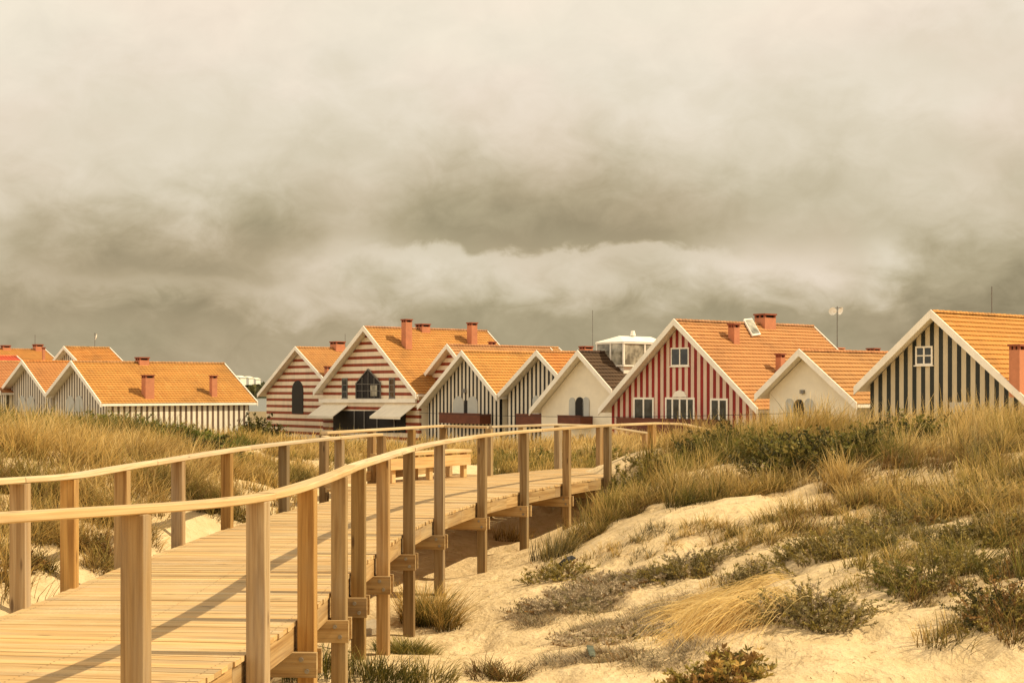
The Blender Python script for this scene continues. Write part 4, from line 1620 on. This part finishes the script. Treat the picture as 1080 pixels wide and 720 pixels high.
        c = pal_colors(RNG.choice(2, n, p=[.7, .3]), ['straw', 'gold'], np.clip(RNG.normal(.6, .3, n), 0, 1))
        C = np.repeat((c[:, None, :] * (.8 + .35 * t[..., None])).reshape(-1, 3), 2, 0)
        tag(link_np('grass_tuft', (V, F, C), M['grass'], (x, y, z)), label, 'grass tuft')
    combed(808, 648, 1150, .18, .20, .86, .22, 'long golden grass combed flat by the wind like hair')
    combed(780, 625, 500, .25, .16, .8, .12, 'thin pale grass wisps on the sand above the combed golden tussock', (-.98, -.1), .3)
    tuft(455, 530, 60, .12, .3, ['olive', 'gold'], [.5, .5], 'small grass tuft in the shade below the deck', n=2, sp=(.2, .1), width=.008)
    S1 = (['sage', 'olive', 'grey'], [.5, .3, .2])
    shrub(862, 655, .5, .42, .38, 225, 54, 0.026, *S1, 'roundish sage green shrub beside the combed golden grass')
    shrub(735, 607, .50, .35, .34, 165, 48, 0.025, *S1, 'grey green heathy shrub standing upright at the mat edge')
    shrub(790, 618, .25, .2, .28, 67, 41, 0.025, *S1, 'little twiggy shrub between the heathy shrub and the round one')
    shrub(690, 612, .3, .2, .22, 90, 41, 0.022, *S1, 'small low shrub just seaward of the heathy shrub')
    shrub(762, 716, .36, .28, .22, 130, 26, 0.05, ['olive', 'brown', 'gold'], [.4, .35, .25], 'curly brown and yellow succulent clump at the lower picture edge', 'succulent_clump', 'succulent')
    shrub(870, 585, .80, .5, .34, 255, 48, 0.026, ['olive', 'sage'], [.6, .4], 'broad olive shrub spread across the middle of the dune slope')
    shrub(985, 612, .62, .45, .36, 195, 48, 0.026, ['olive', 'green', 'sage'], [.5, .3, .2], 'dark olive shrub casting shade on the bare sand hollow')
    shrub(1060, 650, .42, .42, .40, 180, 48, 0.026, ['olive', 'dark', 'brown'], [.4, .35, .25], 'dark bushy shrub at the lower corner of the dune')
    shrub(1040, 570, .6, .4, .36, 195, 48, 0.026, ['olive', 'sage'], [.5, .5], 'mid green shrub above the dark corner shrub')
    shrub(930, 560, .5, .35, .26, 135, 44, 0.025, ['olive', 'brown', 'sage'], [.4, .25, .35], 'low brownish shrub between the two broad slope shrubs')
    shrub(1010, 540, .8, .45, .42, 225, 48, 0.028, ['olive', 'sage'], [.6, .4], 'wide grassy shrub below the crest under the black striped house')
    shrub(752, 482, .8, .5, .66, 190, 36, 0.055, ['dark', 'green', 'olive'], [.45, .35, .2], 'dark bush on the crest below the red striped gable')
    shrub(862, 490, 1.0, .6, .74, 260, 38, 0.058, ['dark', 'green', 'olive'], [.5, .35, .15], 'biggest dark green bush on the crest before the small white house')
    shrub(945, 474, .9, .5, .70, 190, 36, 0.055, ['dark', 'green'], [.5, .5], 'dark green bush on the crest below the black striped house')
    shrub(815, 484, .6, .5, .62, 150, 36, 0.055, ['green', 'olive'], [.5, .5], 'olive bush filling the gap between the two dark crest bushes')
    shrub(668, 512, .7, .5, .5, 130, 30, 0.05, ['green', 'olive', 'sage'], [.3, .4, .3], 'olive bush at the sharp end of the dune beside the handrail')
    shrub(560, 490, 1.3, .9, .5, 160, 34, 0.06, ['green', 'olive', 'gold'], [.5, .3, .2], 'yellow flecked bush in front of the plain white house')
    shrub(635, 484, 1.0, .9, .45, 120, 34, 0.06, ['green', 'olive'], [.5, .5], 'low green bush before the red striped wall')
    shrub(160, 468, 1.7, .9, .42, 520, 44, .06, ['fresh', 'dark'], [.65, .35], 'broad low green shrub on the dune before the long striped wall')
    shrub(120, 462, 1.5, 1.0, .52, 360, 44, .06, ['fresh', 'olive'], [.75, .25], 'bright green shrub on the dune crest before the terrace gables')
    shrub(203, 480, .8, .6, .34, 260, 44, .06, ['dark', 'fresh'], [.6, .4], 'dark end of the dune shrubs near the railing')
    shrub(22, 600, .16, .14, .24, 60, 38, 0.025, ['brown', 'olive'], [.6, .4], 'small russet plant on sand behind the first railing post')
    shrub(108, 590, .22, .16, .28, 90, 38, 0.025, ['brown', 'olive'], [.6, .4], 'russet brown plant beside the deck edge')
    # grey dry mat
    for px, py, rx, ry, hh, ns, lab in ((590, 640, .50, .45, .20, 240, 'grey dry heath cushion with a dark shaded flank'),
                                        (640, 620, .75, .6, .16, 300, 'broad grey dry mat of twigs on the sandy slope'),
                                        (665, 670, .85, .5, .12, 300, 'flat grey mat of dead stems around the green scrap'),
                                        (590, 608, .4, .3, .24, 110, 'dark grassy cushion at the upper end of the grey mat')):
        shrub(px, py, rx, ry, hh, ns, 26, .034, ['grey', 'sage', 'brown'] if 'dark grassy' not in lab else ['olive', 'sage', 'brown'], [.8, .14, .06], lab, 'dry_shrub', 'dry shrub', upright=.25, stem_col=(.25, .19, .12))
    # bushes between the houses
    for px, py, Y, w, hh, lab in ((264, 449, 99, .95, 1.5, 'rounded dark bush behind the end of the long striped wall'),
                                  (277, 452, 97, .8, 1.2, 'dark leafy bush next to the striped house corner')):
        p = at(px, py, Y)
        arr = shrub_arrays(p.x, p.y, ZV, w, w, hh + 1.6, 420, 34, .26, ['dark', 'green'], [.75, .25], upright=.35, zfun=False)
        o = link_np('bush', arr, M['leaf'], (p.x, p.y, ZV))
        tag(o, lab, 'bush')
    # the far wooded shore, one mass
    n = 16000
    x, y = RNG.uniform(-520, 620, n), RNG.uniform(805, 900, n)
    hgt = 7.5 * (.35 + .9 * vnoise(x / 22, y / 40, 12))
    z = terrain(x, y) + RNG.uniform(0, 1, n) * hgt
    d = RNG.normal(0, 1, (n, 3)); d /= np.linalg.norm(d, axis=1)[:, None]
    e = np.cross(d, RNG.normal(0, 1, (n, 3))); e /= np.linalg.norm(e, axis=1)[:, None]
    q = np.stack([x, y, z], 1)
    V = np.stack([q - d * 2.2, q + e * 1.6, q + d * 2.2, q - e * 1.6], 1).reshape(-1, 3)
    F = (np.arange(n) * 4)[:, None] + np.arange(4)[None]
    C = np.repeat(pal_colors(np.zeros(n, int), ['dark'], RNG.uniform(0, 1, n)) * 1.3 + .012, 4, 0)
    tag(link_np('far_wood', (V, F, C), M['leaf']), 'dark wooded far shore across the lagoon', None, None, 'stuff')


def make_debris():
    # dark scrap of plastic in a pale sleeve lying on the grey mat
    x, y = gp(597, 601)
    z = tz(x, y)
    m = plain('black plastic scrap', (.014, .011, .009), .6, .2, 9)
    mb = MB()
    prof = [(-.12, .0), (-.10, .035), (-.04, .06), (.03, .062), (.09, .04), (.13, .0)]
    for i in range(len(prof) - 1):
        (a, h0), (b, h1) = prof[i], prof[i + 1]
        for v0, v1, s0, s1 in ((-.05, 0, .3, 1), (0, .05, 1, .3)):
            mb.face([(a, v0, h0 * s0), (b, v0, h1 * s0), (b, v1, h1 * s1), (a, v1, h0 * s1)])
    mb.face([(-.12, -.05, 0), (-.12, .05, 0), (.13, .05, 0), (.13, -.05, 0)])
    o = mb.build('plastic_scrap', m)
    o.location = (x, y, z + .1)
    o.rotation_euler = (.3, -.5, .4)
    tag(o, 'small black plastic scrap caught on the grey heath mat', 'litter')
    x, y = gp(624, 694)
    z = tz(x, y)
    m = plain('weathered green plastic', (.10, .115, .075), .5, .2, 9)
    mb = MB()
    pts = [(-.06, -.09), (.02, -.12), (.07, -.02), (.05, .10), (-.04, .12), (-.08, .03)]
    mb.face([(a, b, .012 * math.sin(a * 40)) for a, b in pts])
    n = len(pts)
    mb.face([(a, b, .012 * math.sin(a * 40) - .008) for a, b in pts[::-1]])
    for i in range(n):
        (a, b), (c, d) = pts[i], pts[(i + 1) % n]
        mb.face([(a, b, .012 * math.sin(a * 40)), (a, b, .012 * math.sin(a * 40) - .008), (c, d, .012 * math.sin(c * 40) - .008), (c, d, .012 * math.sin(c * 40))])
    o = mb.build('plastic_sheet', m)
    o.location = (x, y, z + .06)
    o.scale = (.5, .62, 1)
    o.rotation_euler = (.65, .35, .5)
    tag(o, 'pale green torn sheet lying among dead grey stems', 'litter')
    # pale broken slab under the deck
    x, y = gp(386, 668)
    z = tz(x, y)
    m = plain('pale broken concrete', (.50, .41, .28), .9, .12, 6, bump=.3)
    mb = MB()
    pts = [(-.24, -.12), (-.05, -.17), (.17, -.13), (.25, .02), (.13, .15), (-.12, .13), (-.27, .04)]
    top = [(a * .9, b * .9, .11 + .02 * math.sin(a * 20)) for a, b in pts]
    bot = [(a, b, -.08) for a, b in pts]
    mb.face(top)
    for i in range(len(pts)):
        j = (i + 1) % len(pts)
        mb.face([bot[i], bot[j], top[j], top[i]])
    mb.face(bot[::-1])
    o = mb.build('stone_slab', m, None, .01)
    o.location = (x, y, z)
    o.rotation_euler = (.12, -.1, .3)
    tag(o, 'pale broken slab half sunk in sand below the deck', 'slab')


# ------------------------------------------------------------------ light, sky, camera
def make_light():
    EL, PHI = 47, 86
    sd = bpy.data.lights.new('sun', 'SUN')
    sd.energy = 5.1
    sd.angle = R(.53)
    sd.color = (1.0, .84, .58)
    so = bpy.data.objects.new('sun', sd)
    COL.objects.link(so)
    so.rotation_euler = (R(90 - EL), 0, R(PHI))
    w = bpy.data.worlds.new('World')
    SC.world = w
    w.use_nodes = True
    w.node_tree.nodes.clear()
    k = N(w.node_tree)
    out = k.n('ShaderNodeOutputWorld')
    bg = k.n('ShaderNodeBackground')
    bg.inputs['Strength'].default_value = .1
    k.l(bg.outputs[0], out.inputs[0])
    sky = k.n('ShaderNodeTexSky')
    sky.sky_type = 'NISHITA'
    sky.sun_disc = False
    sky.sun_elevation = R(EL)
    sky.sun_rotation = R(180 - PHI)
    sky.air_density = 1.0
    sky.dust_density = 4.0
    tc = k.n('ShaderNodeTexCoord').outputs['Generated']
    sp = k.n('ShaderNodeSeparateXYZ')
    k.l(tc, sp.inputs[0])
    x, y, z = sp.outputs
    az = k.math('ARCTAN2', x, y)
    el = k.math('ARCSINE', z)
    # cloud coordinates: degrees of azimuth and elevation, stretched sideways
    cb = k.n('ShaderNodeCombineXYZ')
    k.l(k.math('MULTIPLY', az, 57.3), cb.inputs[0])
    k.l(k.math('MULTIPLY', el, 57.3), cb.inputs[1])
    A = cb.outputs[0]
    w1 = k.noise(k.scale(A, (.085, .13, 1)), 1.0, 5, .55)
    w2 = k.noise(k.scale(A, (.20, .31, 1)), 1.0, 7, .56, .35)
    w4 = k.noise(k.scale(A, (.5, .72, 1)), 1.0, 6, .6, .6)
    azd = k.math('MULTIPLY', az, 57.3)
    eld = k.math('MULTIPLY', el, 57.3)
    c1, c2, c4 = (k.math('SUBTRACT', q, .5) for q in (w1, w2, w4))
    we = k.math('ADD', eld, k.math('MULTIPLY', c1, 2.2))
    we = k.math('ADD', we, k.math('MULTIPLY', c2, 2.9))
    we = k.math('ADD', we, k.math('MULTIPLY', c4, 1.5))
    wa = k.math('ADD', azd, k.math('MULTIPLY', k.math('SUBTRACT', k.noise(k.scale(A, (.2, .3, 1.0)), 1.13, 6, .55), .5), 5.0))
    lum = k.ramp(k.math('DIVIDE', we, 40.0), [(0, (.41,) * 3), (.07, (.42,) * 3), (.11, (.55,) * 3), (.15, (.60,) * 3), (.20, (.66,) * 3), (.27, (.80,) * 3), (.34, (.89,) * 3), (.42, (.95,) * 3), (.62, (.82,) * 3), (1, (.62,) * 3)])

    def sm(x, a, b):
        return k.mapr(x, a, b)

    def prod(*q):
        r = q[0]
        for z_ in q[1:]: r = k.math('MULTIPLY', r, z_)
        return r

    def blob(a0, e0, ra, re, amt, ex=None):
        dx = k.math('DIVIDE', k.math('SUBTRACT', wa, a0), ra)
        dy = k.math('DIVIDE', k.math('SUBTRACT', we, e0), re)
        d = k.math('ADD', k.math('MULTIPLY', dx, dx), k.math('MULTIPLY', dy, dy))
        return k.math('MULTIPLY', k.math('EXPONENT', k.math('MULTIPLY', d, -1.0)), amt)
    v = lum
    # the main dark cloud base with a crisp lower edge, and the paler bank of cloud beneath it
    dark = prod(sm(wa, -6.5, -2.5), sm(wa, 10.5, 5.5), sm(we, 5.25, 5.75), sm(we, 11, 6.0))
    v = k.math('ADD', v, k.math('MULTIPLY', dark, -.24))
    bank = prod(sm(wa, -13, -7.5), sm(wa, 16.8, 14.4), sm(we, 2.5, 4.0), sm(we, 6.4, 4.9))
    v = k.math('ADD', v, k.math('MULTIPLY', bank, .13))
    slate = prod(sm(wa, 14.6, 16.8), sm(we, 6.6, 4.4))
    v = k.math('ADD', v, k.math('MULTIPLY', slate, -.14))
    left = prod(sm(wa, -21, -16), sm(wa, -7.2, -9.5), sm(we, 4.1, 5.0), sm(we, 8.0, 5.0))
    v = k.math('ADD', v, k.math('MULTIPLY', left, -.19))
    low = prod(sm(wa, -8, -13), sm(we, 4.7, 4.2), sm(we, 2.2, 3.2))
    v = k.math('ADD', v, k.math('MULTIPLY', low, -.04))
    terms = [(-9.5, 6.6, 3.0, 1.6, -.07), (-13.2, 3.7, 1.3, .45, .07), (-9.3, 3.2, 1.2, .4, .06), (-4.5, 4.9, 3.0, .5, .07), (9.5, 4.9, 3.0, .8, .08), (14.9, 4.6, .9, .8, .12),
             (-13, 8.5, 3.2, 1.4, .09), (-19, 8.5, 3, 1.4, .07), (-7.5, 9.5, 1.6, 2.0, -.05), (17.5, 13.5, 3.0, 1.8, -.10), (15.5, 11, 2.6, 1.4, .04), (17, 8.0, 2.0, .9, .05), (11, 7.5, 3, 1, -.05)]
    for a in terms:
        v = k.math('ADD', v, blob(*a))
    tex = k.math('ADD', k.math('MULTIPLY', c2, .28), k.math('MULTIPLY', c4, .20))
    v = k.math('ADD', v, k.math('MULTIPLY', tex, k.mapr(eld, 4, 10, 1.0, .45)))
    v = k.math('MAXIMUM', v, .26)
    # unseen sky on the sea side brightened as added fill for the shaded facades
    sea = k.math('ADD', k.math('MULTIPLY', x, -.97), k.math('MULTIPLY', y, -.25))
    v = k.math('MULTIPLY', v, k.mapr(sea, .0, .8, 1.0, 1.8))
    # cloud tint: warmer where dark, creamy where bright
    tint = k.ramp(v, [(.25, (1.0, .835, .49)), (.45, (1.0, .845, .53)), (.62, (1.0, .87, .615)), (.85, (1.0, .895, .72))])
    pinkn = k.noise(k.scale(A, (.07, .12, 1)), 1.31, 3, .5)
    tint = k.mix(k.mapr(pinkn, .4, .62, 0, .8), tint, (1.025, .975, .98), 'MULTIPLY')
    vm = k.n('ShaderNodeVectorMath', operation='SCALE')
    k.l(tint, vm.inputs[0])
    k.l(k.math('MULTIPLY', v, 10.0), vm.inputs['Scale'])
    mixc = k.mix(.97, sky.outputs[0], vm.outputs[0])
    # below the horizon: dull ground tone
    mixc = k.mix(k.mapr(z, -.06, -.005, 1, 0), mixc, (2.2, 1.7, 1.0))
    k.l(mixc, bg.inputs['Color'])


def make_camera():
    cd = bpy.data.cameras.new('camera')
    cd.lens = 50
    cd.sensor_width = 36
    cd.shift_y = (HZ - 360) / 1080.0
    cd.clip_end = 6000
    cd.clip_start = .05
    co = bpy.data.objects.new('camera', cd)
    co.location = CAM
    co.rotation_euler = (R(90), 0, 0)
    COL.objects.link(co)
    SC.camera = co


make_ground()
make_boardwalk()
make_village()
make_plants()
make_debris()
make_light()
make_camera()
SC.view_settings.view_transform = 'Standard'
SC.view_settings.look = 'None'
SC.view_settings.exposure = 0
SC.render.engine = 'CYCLES'
SC.cycles.use_denoising = True
SC.cycles.max_bounces = 6
